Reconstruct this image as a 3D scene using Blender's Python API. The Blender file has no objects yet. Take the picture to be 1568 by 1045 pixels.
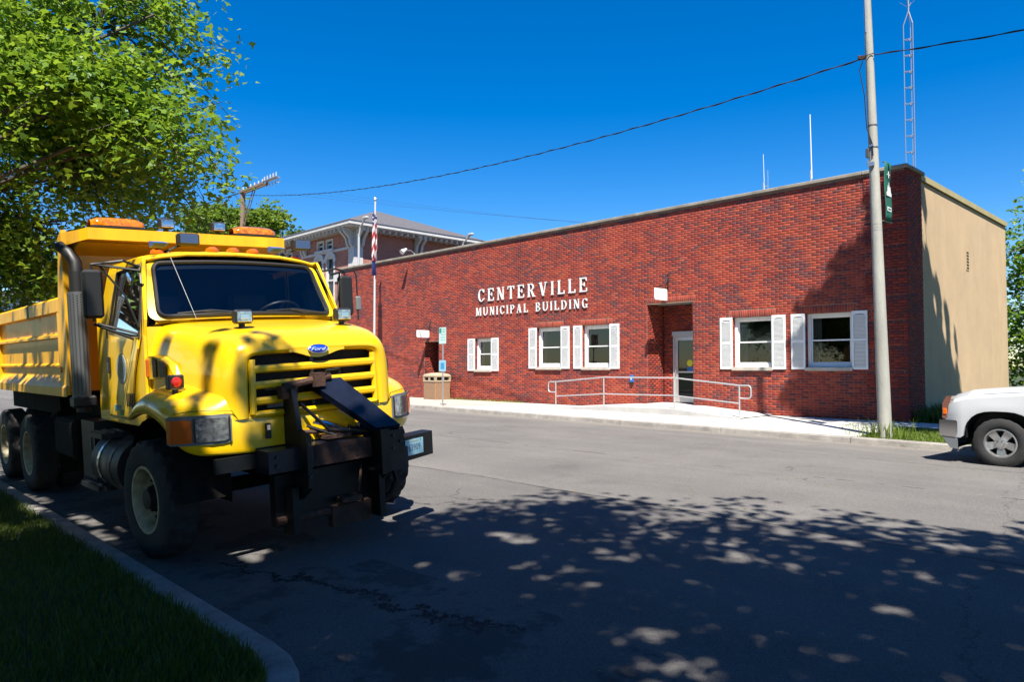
import bpy, math, random
import numpy as np
from math import sin, cos, pi, radians, sqrt, atan2
from mathutils import Vector, Matrix
random.seed(7); rng = np.random.default_rng(7)
S = bpy.context.scene
COL = S.collection
# ---------------------------------------------------------------- camera
FPX, EYE = 1111.0, 1.70
cam = bpy.data.cameras.new('camera'); camo = bpy.data.objects.new('camera', cam); COL.objects.link(camo)
cam.lens = FPX/1568*36; cam.sensor_width = 36; cam.clip_end = 3000; cam.clip_start = 0.05
yaw = radians(135.935-90); pitch = radians(2.036)
camo.location = (0, 0, EYE); camo.rotation_euler = (pi/2+pitch, 0, yaw)
S.camera = camo
# ---------------------------------------------------------------- light
SUN = Vector((-1.2, 1.0, -2.5)).normalized()
w = bpy.data.worlds.new('World'); S.world = w; w.use_nodes = True
nt = w.node_tree; nt.nodes.clear()
sky = nt.nodes.new('ShaderNodeTexSky'); sky.sky_type = 'NISHITA'; sky.sun_disc = False
sky.sun_elevation = math.asin(-SUN.z); sky.sun_rotation = atan2(-SUN.x, -SUN.y)
sky.altitude = 300; sky.air_density = 1.0; sky.dust_density = 0.15; sky.ozone_density = 3.0
hs = nt.nodes.new('ShaderNodeHueSaturation'); hs.inputs['Saturation'].default_value = 1.5; hs.inputs['Hue'].default_value=0.508
bg = nt.nodes.new('ShaderNodeBackground'); bg.inputs[1].default_value = 0.065
wo = nt.nodes.new('ShaderNodeOutputWorld')
nt.links.new(sky.outputs[0], hs.inputs['Color']); nt.links.new(hs.outputs[0], bg.inputs[0]); nt.links.new(bg.outputs[0], wo.inputs[0])
sl = bpy.data.lights.new('sun', 'SUN'); sl.energy = 5.0; sl.angle = radians(0.53); sl.color = (1.0, 0.95, 0.86)
so = bpy.data.objects.new('sun', sl); COL.objects.link(so); so.rotation_euler = SUN.to_track_quat('-Z', 'Y').to_euler()
S.view_settings.view_transform = 'Standard'; S.view_settings.look = 'None'
S.view_settings.exposure = 1.42; S.view_settings.gamma = 1.0; S.view_settings.use_curve_mapping = False
S.cycles.max_bounces = 6; S.cycles.transparent_max_bounces = 12; S.cycles.sample_clamp_indirect = 5

# ---------------------------------------------------------------- materials
MATS = {}
K = .74   # keeps base colours at their physical level for this exposure
def pbr(name, col, rough=0.6, metal=0.0, var=0.0, scale=3.0, bump=0.0, bscale=40.0, coat=0.0, col2=None, spec=0.5, stretch=None, trans=0.0, detail=6.0, weather=0.0):
    if name in MATS: return MATS[name]
    if metal < .5: col = tuple(c*K for c in col); col2 = tuple(c*K for c in col2) if col2 else None
    m = bpy.data.materials.new(name); m.use_nodes = True; t = m.node_tree; n = t.nodes; b = n['Principled BSDF']
    b.inputs['Base Color'].default_value = (*col, 1); b.inputs['Roughness'].default_value = rough; b.inputs['Metallic'].default_value = metal
    b.inputs['Specular IOR Level'].default_value = spec
    if coat: b.inputs['Coat Weight'].default_value = coat; b.inputs['Coat Roughness'].default_value = 0.04
    if trans: b.inputs['Transmission Weight'].default_value = trans
    tc = n.new('ShaderNodeTexCoord'); vec = tc.outputs['Object']
    if stretch:
        mp = n.new('ShaderNodeMapping'); mp.inputs['Scale'].default_value = stretch; t.links.new(vec, mp.inputs[0]); vec = mp.outputs[0]
    if var > 0 or col2:
        nz = n.new('ShaderNodeTexNoise'); nz.inputs['Scale'].default_value = scale; nz.inputs['Detail'].default_value = detail; nz.inputs['Roughness'].default_value = 0.65
        t.links.new(vec, nz.inputs['Vector'])
        r = n.new('ShaderNodeValToRGB'); r.color_ramp.elements[0].position = 0.32; r.color_ramp.elements[1].position = 0.68
        c2 = col2 if col2 else tuple(c*(1+var) for c in col); c1 = col if col2 else tuple(c*(1-var) for c in col)
        r.color_ramp.elements[0].color = (*c1, 1); r.color_ramp.elements[1].color = (*c2, 1)
        t.links.new(nz.outputs['Fac'], r.inputs[0]); t.links.new(r.outputs[0], b.inputs['Base Color'])
    if weather > 0:   # broad uneven staining in place coordinates, long in z like run-down dirt
        ge = n.new('ShaderNodeNewGeometry'); mw = n.new('ShaderNodeMapping'); mw.inputs['Scale'].default_value = (1.3, 1.3, .28); t.links.new(ge.outputs['Position'], mw.inputs[0])
        nw = n.new('ShaderNodeTexNoise'); nw.inputs['Scale'].default_value = 1.0; nw.inputs['Detail'].default_value = 7; nw.inputs['Roughness'].default_value = .7; t.links.new(mw.outputs[0], nw.inputs['Vector'])
        rw = n.new('ShaderNodeValToRGB'); rw.color_ramp.elements[0].position = .3; rw.color_ramp.elements[1].position = .62
        rw.color_ramp.elements[0].color = (1-weather, 1-weather, 1-weather*.95, 1); rw.color_ramp.elements[1].color = (1, 1, 1, 1); t.links.new(nw.outputs['Fac'], rw.inputs[0])
        mm = n.new('ShaderNodeMix'); mm.data_type = 'RGBA'; mm.blend_type = 'MULTIPLY'; mm.inputs[0].default_value = 1.0
        src = b.inputs['Base Color'].links[0].from_socket if b.inputs['Base Color'].links else None
        if src: t.links.new(src, mm.inputs[6])
        else: mm.inputs[6].default_value = (*col, 1)
        t.links.new(rw.outputs[0], mm.inputs[7]); t.links.new(mm.outputs[2], b.inputs['Base Color'])
    if bump > 0:
        nb = n.new('ShaderNodeTexNoise'); nb.inputs['Scale'].default_value = bscale; nb.inputs['Detail'].default_value = 5
        t.links.new(vec, nb.inputs['Vector'])
        bp = n.new('ShaderNodeBump'); bp.inputs['Strength'].default_value = bump; bp.inputs['Distance'].default_value = 0.02
        t.links.new(nb.outputs['Fac'], bp.inputs['Height']); t.links.new(bp.outputs[0], b.inputs['Normal'])
    MATS[name] = m; return m

def glass(name, tint=(0.5, 0.55, 0.55), refl=0.9):
    m = bpy.data.materials.new(name); m.use_nodes = True; t = m.node_tree; n = t.nodes; n.clear()
    o = n.new('ShaderNodeOutputMaterial'); mx = n.new('ShaderNodeMixShader'); tr = n.new('ShaderNodeBsdfTransparent'); gl = n.new('ShaderNodeBsdfGlossy')
    fr = n.new('ShaderNodeFresnel'); fr.inputs['IOR'].default_value = 1.5
    mu = n.new('ShaderNodeMath'); mu.operation = 'MULTIPLY'; mu.inputs[1].default_value = refl*1.6; mu.use_clamp = True
    tr.inputs[0].default_value = (*tint, 1); gl.inputs['Roughness'].default_value = 0.02; gl.inputs['Color'].default_value = (1, 1, 1, 1)
    t.links.new(fr.outputs[0], mu.inputs[0]); t.links.new(mu.outputs[0], mx.inputs[0]); t.links.new(tr.outputs[0], mx.inputs[1]); t.links.new(gl.outputs[0], mx.inputs[2]); t.links.new(mx.outputs[0], o.inputs[0])
    MATS[name] = m; return m

# ---------------------------------------------------------------- mesh helpers
class MB:
    def __init__(s): s.v = []; s.f = []; s.mi = []; s.mats = []; s.cur = 0
    def mat(s, m):
        if m not in s.mats: s.mats.append(m)
        s.cur = s.mats.index(m); return s
    def add(s, vs, fs):
        b = len(s.v); s.v += [tuple(v) for v in vs]; s.f += [tuple(b+i for i in f) for f in fs]; s.mi += [s.cur]*len(fs); return s
    def box(s, x0, x1, y0, y1, z0, z1, M=None):
        vs = [(x, y, z) for x in (x0, x1) for y in (y0, y1) for z in (z0, z1)]
        if M is not None: vs = [tuple(M @ Vector(v)) for v in vs]
        return s.add(vs, [(0, 1, 3, 2), (4, 6, 7, 5), (0, 4, 5, 1), (2, 3, 7, 6), (0, 2, 6, 4), (1, 5, 7, 3)])
    def cbox(s, c, d, rot=None, bev=0.0):
        M = Matrix.Translation(c) @ (rot.to_4x4() if rot is not None else Matrix.Identity(4))
        if bev <= 0: return s.box(-d[0]/2, d[0]/2, -d[1]/2, d[1]/2, -d[2]/2, d[2]/2, M)
        hx, hy, hz = d[0]/2, d[1]/2, d[2]/2; vs = []; idx = {}
        for sx in (-1, 1):
            for sy in (-1, 1):
                for sz in (-1, 1):
                    for a in range(3):
                        p = [sx*(hx-bev), sy*(hy-bev), sz*(hz-bev)]; p[a] = (sx*hx, sy*hy, sz*hz)[a]
                        idx[sx, sy, sz, a] = len(vs); vs.append(tuple(M @ Vector(p)))
        f = []
        for sg in (-1, 1):
            q = [(sg, -1, -1), (sg, 1, -1), (sg, 1, 1), (sg, -1, 1)]; f.append([idx[(*c, 0)] for c in (q if sg > 0 else q[::-1])])
            q = [(-1, sg, -1), (-1, sg, 1), (1, sg, 1), (1, sg, -1)]; f.append([idx[(*c, 1)] for c in (q if sg > 0 else q[::-1])])
            q = [(-1, -1, sg), (1, -1, sg), (1, 1, sg), (-1, 1, sg)]; f.append([idx[(*c, 2)] for c in (q if sg > 0 else q[::-1])])
        for a, b, c in ((0, 1, 2), (0, 2, 1), (1, 2, 0)):
            for sa in (-1, 1):
                for sb in (-1, 1):
                    def k(v, ax):
                        p = [0, 0, 0]; p[a] = sa; p[b] = sb; p[c] = v; return idx[(*p, ax)]
                    f.append([k(-1, a), k(1, a), k(1, b), k(-1, b)])
        for sx in (-1, 1):
            for sy in (-1, 1):
                for sz in (-1, 1): f.append([idx[sx, sy, sz, 0], idx[sx, sy, sz, 1], idx[sx, sy, sz, 2]])
        return s.add(vs, f)
    def cyl(s, p0, p1, r0, r1=None, n=12, caps=True):
        r1 = r0 if r1 is None else r1; p0 = Vector(p0); p1 = Vector(p1); d = (p1-p0).normalized()
        a = d.orthogonal().normalized(); b = d.cross(a); vs = []
        for p, r in ((p0, r0), (p1, r1)):
            for i in range(n):
                t = 2*pi*i/n; vs.append(tuple(p+a*(r*cos(t))+b*(r*sin(t))))
        f = [(i, (i+1) % n, n+(i+1) % n, n+i) for i in range(n)]
        if caps: f += [tuple(range(n))[::-1], tuple(range(n, 2*n))]
        return s.add(vs, f)
    def tube(s, pts, r, n=8, closed=False, flat=None):
        pts = [Vector(p) for p in pts]; N = len(pts); vs = []; up = None
        for i, p in enumerate(pts):
            if closed: d = (pts[(i+1) % N]-pts[i-1])
            else: d = (pts[min(i+1, N-1)]-pts[max(i-1, 0)])
            d.normalize()
            if up is None: up = d.orthogonal().normalized()
            else: up = (up - d*up.dot(d)).normalized()
            b = d.cross(up); rr = r[i] if isinstance(r, (list, tuple)) else r
            for k in range(n):
                t = 2*pi*k/n; vs.append(tuple(p+up*(rr*cos(t))+b*(rr*sin(t))))
        f = []
        for i in range(N if closed else N-1):
            j = (i+1) % N
            for k in range(n): f.append((i*n+k, i*n+(k+1) % n, j*n+(k+1) % n, j*n+k))
        if not closed: f += [tuple(range(n))[::-1], tuple(range((N-1)*n, N*n))]
        return s.add(vs, f)
    def lathe(s, prof, c, axis='y', n=32, caps=False):
        c = Vector(c); vs = []
        for (r, h) in prof:
            for i in range(n):
                t = 2*pi*i/n; a, b = r*cos(t), r*sin(t)
                vs.append(tuple(c+Vector({'y': (a, h, b), 'z': (a, b, h), 'x': (h, a, b)}[axis])))
        f = []
        for j in range(len(prof)-1):
            for i in range(n): f.append((j*n+i, j*n+(i+1) % n, (j+1)*n+(i+1) % n, (j+1)*n+i))
        if caps: f += [tuple(range(n)), tuple(range((len(prof)-1)*n, len(prof)*n))[::-1]]
        return s.add(vs, f)
    def prism(s, poly, a, b, axis='y'):
        # poly in the two other axes, extruded from a to b
        n = len(poly)
        def P(p, h): return {'y': (p[0], h, p[1]), 'x': (h, p[0], p[1]), 'z': (p[0], p[1], h)}[axis]
        vs = [P(p, a) for p in poly]+[P(p, b) for p in poly]
        f = [tuple(range(n)), tuple(range(n, 2*n))[::-1]]+[(i, n+i, n+(i+1) % n, (i+1) % n) for i in range(n)]
        return s.add(vs, f)
    def grid(s, rows, close=False):
        m = len(rows[0]); vs = [p for r in rows for p in r]; f = []
        for i in range(len(rows)-1):
            for j in range(m if close else m-1):
                k = (j+1) % m; f.append((i*m+j, i*m+k, (i+1)*m+k, (i+1)*m+j))
        return s.add(vs, f)
    def mirror_y(s):
        n = len(s.v); s.v += [(x, -y, z) for x, y, z in s.v[:n]]; s.f += [tuple(n+i for i in f[::-1]) for f in s.f]; s.mi += list(s.mi); return s
    def build(s, name, m=None, parent=None, smooth=False, merge=False, sub=0, solid=0.0, loc=None, angle=35):
        me = bpy.data.meshes.new(name); me.from_pydata(s.v, [], s.f)
        mats = s.mats if s.mats else [m]
        for x in mats: me.materials.append(x)
        if s.mats: me.polygons.foreach_set('material_index', s.mi)
        import bmesh
        bm = bmesh.new(); bm.from_mesh(me)
        if merge: bmesh.ops.remove_doubles(bm, verts=bm.verts, dist=1e-4)
        if merge or smooth: bmesh.ops.recalc_face_normals(bm, faces=bm.faces)
        bm.to_mesh(me); bm.free()
        o = bpy.data.objects.new(name, me); COL.objects.link(o)
        if smooth:
            me.polygons.foreach_set('use_smooth', [True]*len(me.polygons))
            if not sub: me.set_sharp_from_angle(angle=radians(angle))
        if sub: md = o.modifiers.new('sub', 'SUBSURF'); md.levels = sub; md.render_levels = sub
        if solid: md = o.modifiers.new('sol', 'SOLIDIFY'); md.thickness = solid; md.offset = -1
        if parent is not None: o.parent = parent
        if loc: o.location = loc
        return o

def fastmesh(name, V, F, mats, mi=None, parent=None, attr=None):
    V = np.asarray(V, np.float32); F = np.asarray(F, np.int32)
    me = bpy.data.meshes.new(name); nf, k = F.shape
    me.vertices.add(len(V)); me.vertices.foreach_set('co', V.ravel())
    me.loops.add(nf*k); me.loops.foreach_set('vertex_index', F.ravel())
    me.polygons.add(nf); me.polygons.foreach_set('loop_start', np.arange(0, nf*k, k, dtype=np.int32))
    try: me.polygons.foreach_set('loop_total', np.full(nf, k, np.int32))
    except Exception: pass
    for x in mats: me.materials.append(x)
    if mi is not None: me.polygons.foreach_set('material_index', np.asarray(mi, np.int32))
    if attr is not None:
        a = me.attributes.new('tone', 'FLOAT', 'FACE'); a.data.foreach_set('value', np.asarray(attr, np.float32))
    me.update(calc_edges=True); me.validate()
    o = bpy.data.objects.new(name, me); COL.objects.link(o)
    if parent is not None: o.parent = parent
    return o

def tag(o, label=None, cat=None, group=None, kind=None):
    if label: o['label'] = label
    if cat: o['category'] = cat
    if group: o['group'] = group
    if kind: o['kind'] = kind
    return o
def thing(name, label, cat, loc=(0, 0, 0), group=None, rot=None):
    o = bpy.data.objects.new(name, None); COL.objects.link(o); o.location = loc; o.empty_display_size = 0.2
    if rot: o.rotation_euler = rot
    return tag(o, label, cat, group)
def copy_tree(o, parent=None):
    c = o.copy(); COL.objects.link(c)
    if parent is not None: c.parent = parent
    for ch in list(o.children): copy_tree(ch, c)
    return c
def text_mb(mb, txt, size, M, ext=0.002, spacing=1.0, width=1.0):
    cu = bpy.data.curves.new('t', 'FONT'); cu.body = txt; cu.size = size; cu.extrude = ext; cu.space_character = spacing; cu.align_x = 'CENTER'; cu.align_y = 'CENTER'; cu.resolution_u = 3
    o = bpy.data.objects.new('t', cu); COL.objects.link(o)
    dg = bpy.context.evaluated_depsgraph_get(); me = bpy.data.meshes.new_from_object(o.evaluated_get(dg))
    MM = M @ Matrix.Diagonal((width, 1, 1, 1))
    mb.add([tuple(MM @ v.co) for v in me.vertices], [tuple(p.vertices) for p in me.polygons])
    bpy.data.objects.remove(o); bpy.data.curves.remove(cu); bpy.data.meshes.remove(me)
# frames mapping text XY to world: facing -Y, facing +X
def face_my(x, y, z): return Matrix(((1, 0, 0, x), (0, 0, -1, y), (0, 1, 0, z), (0, 0, 0, 1)))
def face_px(x, y, z): return Matrix(((0, 0, 1, x), (1, 0, 0, y), (0, 1, 0, z), (0, 0, 0, 1)))

# ---------------------------------------------------------------- ground profile
RP = [(1.95, 0.0), (2.5, .03), (4.6, .165), (7, .24), (9, .26), (12, .22), (15.2, .165), (15.65, .15)]
def kerb_top(x): return .275-.0065*(max(-40, min(6, x))+13)
def road_z(x, y):
    z = float(np.interp(y, [p[0] for p in RP], [p[1] for p in RP]))
    t = min(max((y-8)/7.6, 0), 1); return z+t*(kerb_top(x)-.125-.15)
M_white = pbr('white_paint', (.78, .78, .76), .5)
# ================================================================ THE SETTING
def asphalt():
    m = bpy.data.materials.new('asphalt'); m.use_nodes = True; t = m.node_tree; n = t.nodes; b = n['Principled BSDF']; b.inputs['Roughness'].default_value = 0.9
    b.inputs['Specular IOR Level'].default_value = 0.25
    tc = n.new('ShaderNodeTexCoord'); g = n.new('ShaderNodeNewGeometry')
    sx = n.new('ShaderNodeSeparateXYZ'); t.links.new(g.outputs['Position'], sx.inputs[0])
    def noise(sc, det=5, vec=None, rough=.6):
        k = n.new('ShaderNodeTexNoise'); k.inputs['Scale'].default_value = sc; k.inputs['Detail'].default_value = det; k.inputs['Roughness'].default_value = rough
        t.links.new(vec if vec is not None else g.outputs['Position'], k.inputs['Vector']); return k.outputs['Fac']
    def math(op, a, b_=None, c=None, clamp=False):
        k = n.new('ShaderNodeMath'); k.operation = op; k.use_clamp = clamp
        for i, v in enumerate((a, b_, c)):
            if v is None: continue
            if isinstance(v, (int, float)): k.inputs[i].default_value = v
            else: t.links.new(v, k.inputs[i])
        return k.outputs[0]
    def ramp(f, pts):
        r = n.new('ShaderNodeValToRGB'); e = r.color_ramp.elements
        while len(e) < len(pts): e.new(0.5)
        for i, (p, c) in enumerate(pts): e[i].position = p; e[i].color = (*c, 1)
        t.links.new(f, r.inputs[0]); return r.outputs[0]
    def mix(f, a, b_, mode='MIX'):
        k = n.new('ShaderNodeMix'); k.data_type = 'RGBA'; k.blend_type = mode
        if isinstance(f, (int, float)): k.inputs[0].default_value = f
        else: t.links.new(f, k.inputs[0])
        for i, v in ((6, a), (7, b_)):
            if isinstance(v, tuple): k.inputs[i].default_value = (*v, 1)
            else: t.links.new(v, k.inputs[i])
        return k.outputs[2]
    # stretched along the road: worn bands; fine aggregate; broad mottling
    mp = n.new('ShaderNodeMapping'); mp.inputs['Scale'].default_value = (.05, 1.1, 1); t.links.new(g.outputs['Position'], mp.inputs[0])
    bands = noise(1.0, 4, mp.outputs[0]); agg = noise(150, 3, rough=.8); agg2 = noise(45, 4, rough=.8); broad = noise(.5, 6)
    base = ramp(bands, [(.3, (.115, .109, .106)), (.5, (.152, .144, .137)), (.7, (.195, .183, .172))])
    base = mix(.5, base, ramp(broad, [(.35, (.115, .108, .105)), (.65, (.185, .173, .163))]))
    sp = ramp(agg, [(.34, (.25, .25, .25)), (.5, (1, 1, 1)), (.66, (2.1, 2.05, 1.95))]); base = mix(.75, base, sp, 'MULTIPLY')
    sp2 = ramp(agg2, [(.3, (.7, .7, .7)), (.7, (1.3, 1.3, 1.3))]); base = mix(.6, base, sp2, 'MULTIPLY')
    # resurfaced strip: the near lane is a slightly different mix, seam runs along the road
    ys = math('ADD', sx.outputs[1], math('MULTIPLY', noise(.35, 3), .5))
    near = math('LESS_THAN', ys, 6.75); base = mix(math('MULTIPLY', near, .7), base, (.76, .76, .78), 'MULTIPLY')
    def seam(y0, wid, amp=.25, sc=.9):
        yy = math('ADD', sx.outputs[1], math('MULTIPLY', noise(sc, 6, rough=.7), amp))
        d = math('ABSOLUTE', math('SUBTRACT', yy, y0+amp*.5)); return math('LESS_THAN', d, wid)
    s1 = seam(6.5, .018); base = mix(math('MULTIPLY', s1, math('MULTIPLY', noise(2.2, 4), 1.3), clamp=True), base, (.02, .02, .02))
    s2 = seam(9.6, .02, .5, .5); base = mix(math('MULTIPLY', s2, math('GREATER_THAN', noise(.8, 3), .52)), base, (.035, .033, .03))
    s4 = seam(12.6, .018, .3, .7); base = mix(math('MULTIPLY', s4, math('GREATER_THAN', noise(.9, 3), .5)), base, (.05, .045, .04))
    for c0_ in (-12.6, -1.9, -22.0):   # transverse tar-sealed cracks
        xx = math('ADD', math('ADD', sx.outputs[0], math('MULTIPLY', sx.outputs[1], .16)), math('MULTIPLY', noise(1.1, 7, rough=.7), .9)); base = mix(math('MULTIPLY', math('LESS_THAN', math('ABSOLUTE', math('SUBTRACT', xx, c0_+1.9)), .011), .5), base, (.045, .043, .042))
    oil = math('MULTIPLY', ramp(noise(.9, 4), [(.60, (0, 0, 0)), (.72, (1, 1, 1))]), .35); base = mix(oil, base, (.07, .068, .066))
    # long meandering crack in the near gutter lane
    cx = math('ADD', math('ADD', sx.outputs[1], math('MULTIPLY', sx.outputs[0], -.18)), math('MULTIPLY', noise(2.3, 8, rough=.75), 1.1))
    crk = math('LESS_THAN', math('ABSOLUTE', math('SUBTRACT', cx, 4.25)), .028)
    inx = math('MULTIPLY', math('LESS_THAN', sx.outputs[0], -3.2), math('GREATER_THAN', sx.outputs[0], -6.2))
    base = mix(math('MULTIPLY', crk, inx), base, (.012, .012, .012))
    # fine crazing
    vo = n.new('ShaderNodeTexVoronoi'); vo.feature = 'DISTANCE_TO_EDGE'; vo.inputs['Scale'].default_value = .55
    wv = n.new('ShaderNodeVectorMath'); wv.operation = 'ADD'; nzc = n.new('ShaderNodeTexNoise'); nzc.inputs['Scale'].default_value = 3; nzc.inputs['Detail'].default_value = 6
    t.links.new(g.outputs['Position'], nzc.inputs['Vector']); t.links.new(g.outputs['Position'], wv.inputs[0])
    sc_ = n.new('ShaderNodeVectorMath'); sc_.operation = 'SCALE'; sc_.inputs['Scale'].default_value = .5; t.links.new(nzc.outputs['Color'], sc_.inputs[0]); t.links.new(sc_.outputs[0], wv.inputs[1]); t.links.new(wv.outputs[0], vo.inputs['Vector'])
    cz = math('MULTIPLY', math('LESS_THAN', vo.outputs['Distance'], .005), math('GREATER_THAN', noise(.35, 3), .62)); base = mix(cz, base, (.05, .047, .045))
    # damp stains near the gutter
    st = math('MULTIPLY', ramp(noise(1.3, 7, rough=.7), [(.50, (0, 0, 0)), (.56, (1, 1, 1))]), math('LESS_THAN', ys, 3.7)); base = mix(math('MULTIPLY', st, .6), base, (.035, .035, .038))
    # concrete gutter pan tint at far kerb: lighter and warmer
    fk = math('MULTIPLY_ADD', sx.outputs[1], 1.1, -16.2, clamp=True); base = mix(math('MULTIPLY', fk, .8), base, (.27, .245, .215))
    base = mix(1.0, base, (K*.97, K*.97, K*.97), 'MULTIPLY'); t.links.new(base, b.inputs['Base Color'])
    bp = n.new('ShaderNodeBump'); bp.inputs['Strength'].default_value = .5; bp.inputs['Distance'].default_value = .008; t.links.new(agg, bp.inputs['Height']); t.links.new(bp.outputs[0], b.inputs['Normal'])
    return m
M_asph = asphalt()
def conc_mat(name, c, joint=0):
    m = pbr(name, c, .85, var=.12, scale=1.2, bump=.25, bscale=60)
    return m
M_walk = pbr('sidewalk_concrete', (.57, .55, .515), .88, var=.10, scale=1.2, bump=.25, bscale=60, weather=.22); M_kerb = pbr('kerb_concrete', (.30, .275, .245), .9, var=.3, scale=2.5, bump=.5, bscale=30)
M_kerbn = pbr('near_kerb_concrete', (.24, .225, .205), .9, var=.35, scale=3.5, bump=.6, bscale=25)
M_grassg = pbr('turf_soil', (.035, .05, .012), .95, var=.4, scale=5, bump=.5, bscale=30)
# road sheet with camber
xs = [-140, -90, -60, -45]+[x for x in np.arange(-40, 8, 2.0)]+[15, 30, 80]; ys = [1.95, 2.2, 2.5, 3, 3.8, 4.6, 5.8, 7, 8, 9, 10.5, 12, 13.5, 14.6, 15.2, 15.7]
b = MB(); b.grid([[(x, y, road_z(x, y)) for y in ys] for x in xs]); tag(b.build('road', M_asph, smooth=True), kind='structure')
# side street mouth (camera stands by it)
b = MB(); b.grid([[(x, y, -.004) for y in (-40, -20, -5, 0, 1.97)] for x in (-4.4, -1, 2, 6)]); tag(b.build('side_street_road', M_asph), kind='structure')
# far terrain to the horizon
b = MB(); b.grid([[(x, y, -.35) for y in (-900, -200, 0, 200, 900)] for x in (-900, -200, 0, 200, 900)]); tag(b.build('ground', M_grassg), kind='structure')
# near lawn (kerb strip) - slightly rolling
def lawn_z(x, y): return .13+.03*sin(x*1.3)*cos(y*1.7)+max(0, (1.2-y))*.02
rows = []
for x in [-140, -80, -50, -30, -22]+list(np.arange(-18, -3.8, .5)):
    rows.append([(x, y, lawn_z(x, y) if y < 1.5 else .125) for y in (-40, -20, -10, -6, -4, -3, -2, -1, -.4, 0, .4, .8, 1.2, 1.55, 1.76)])
b = MB(); b.grid(rows); tag(b.build('lawn', M_grassg, smooth=True), kind='structure')
# near kerb with rounded corner
def sweep(path, prof, b):
    rows = []
    for i, p in enumerate(path):
        a = Vector(path[max(i-1, 0)]); c = Vector(path[min(i+1, len(path)-1)]); d = (c-a).normalized(); nrm = Vector((-d.y, d.x))
        rows.append([(p[0]+nrm.x*u, p[1]+nrm.y*u, z) for u, z in prof])
    b.grid(rows)
R = 1.1; cxk, cyk = -3.95, 1.86-R
path = [(-140, 1.86), (-60, 1.86), (-30, 1.86), (-20, 1.86), (-12, 1.86), (-8, 1.86), (-6, 1.86)]+[(cxk+R*sin(t), cyk+R*cos(t)) for t in np.linspace(0, pi/2, 9)]+[(cxk+R, -5), (cxk+R, -30)]
b = MB(); sweep(path, [(-.10, .12), (-.09, .135), (.06, .14), (.085, .125), (.10, -.03)], b); tag(b.build('near_kerb', M_kerbn, smooth=True), kind='structure')
# lawn fill inside the corner
b = MB(); b.grid([[(x, y, .124) for y in (-40, 0, .9)] for x in (-4.0, -2.95)]); b.grid([[(x, y, .1235) for y in (.9, 1.2, 1.45)] for x in (-4.0, -3.3)]); b.grid([[(x, y, .123) for y in (1.45, 1.6, 1.76)] for x in (-4.0, -3.7)]); tag(b.build('lawn_corner', M_grassg), kind='structure')
# kerb joints : dark grooves as thin recess blocks are cut into the far kerb by separate segments
def far_kerb():
    x = -120.0; k = 0
    while x < 40:
        L = 3.0 if x > -45 else 12.0
        b = MB(); g = .012
        z0, z1 = kerb_top(x), kerb_top(x+L)
        b.grid([[(xx, y, z) for y, z in ((15.62, zz-.2), (15.65, zz-.02), (15.67, zz), (15.83, zz+.002), (15.83, zz-.2))] for xx, zz in ((x, z0), (x+L-g, z1))])
        b.add([(x+L-g, 15.64, z1-.2), (x+L, 15.64, z1-.2), (x+L, 15.82, z1-.2), (x+L-g, 15.82, z1-.2)], [(0, 1, 2, 3)])
        o = b.build('kerb_segment', M_kerb, KERB, smooth=True); x += L
KERB = tag(bpy.data.objects.new('far_kerb', None), kind='structure'); COL.objects.link(KERB)
far_kerb()
# sidewalk slabs (each slab a piece), from kerb to wall
WALK = tag(bpy.data.objects.new('sidewalk', None), kind='structure'); COL.objects.link(WALK)
def slab_z(x, y):
    t = min(max((y-15.83)/4.1, 0), 1); return kerb_top(x)*(1-t)+.3*t
def slab(pts, nm='slab', mat=None):
    b = MB(); g = .010; cx = sum(p[0] for p in pts)/len(pts); cy = sum(p[1] for p in pts)/len(pts); n = len(pts); vs = []
    for p in pts:
        d = Vector((p[0]-cx, p[1]-cy)); L = d.length; q = d*(1-g/L); r = d*(1-(g+.01)/L)
        vs.append((cx+q.x, cy+q.y, slab_z(*p)-.006)); vs.append((cx+r.x, cy+r.y, slab_z(*p)))
    bot = [(v[0], v[1], v[2]-.12) for v in vs[0::2]]; al = vs[0::2]+vs[1::2]+bot
    f = [tuple(range(n, 2*n))]+[(i, (i+1) % n, n+(i+1) % n, n+i) for i in range(n)]+[(2*n+i, 2*n+(i+1) % n, (i+1) % n, i) for i in range(n)]
    b.add(al, f); b.build(nm, mat or M_walk, WALK)
M_walk2 = pbr('older_concrete', (.44, .39, .33), .9, var=.18, scale=1.5, bump=.3, bscale=50)
x = -45.0
while x < -7.3:
    L = 1.5; old = x < -20.5
    for (y0, y1) in ((15.84, 17.9), (17.9, 19.97)):
        slab([(x, y0), (x+L, y0), (x+L, y1), (x, y1)], mat=M_walk2 if old else M_walk)
    x += L
slab([(-7.5, 15.84), (-6.1, 15.84), (-7.1, 17.9), (-7.5, 17.9)])
x = -7.5
while x < 9:
    slab([(x, 18.75), (x+1.5, 18.75), (x+1.5, 19.97), (x, 19.97)], mat=M_walk2 if x > -6 else M_walk); x += 1.5
slab([(-7.5, 17.9), (-7.1, 17.9), (-7.3, 18.75), (-7.5, 18.75)])
# grass strip and back ground on far side
b = MB(); b.grid([[(x, y, slab_z(x, y)-.035) for y in (15.8, 17, 18.8, 20.2)] for x in (-120, -60, -45, -30, -20, -10, -5, 0, 10, 40)])
b.grid([[(x, y, .26) for y in (20.2, 30, 60, 200)] for x in (-200, -60, -20, 0, 40, 100)]); tag(b.build('far_ground', M_grassg), kind='structure')
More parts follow.
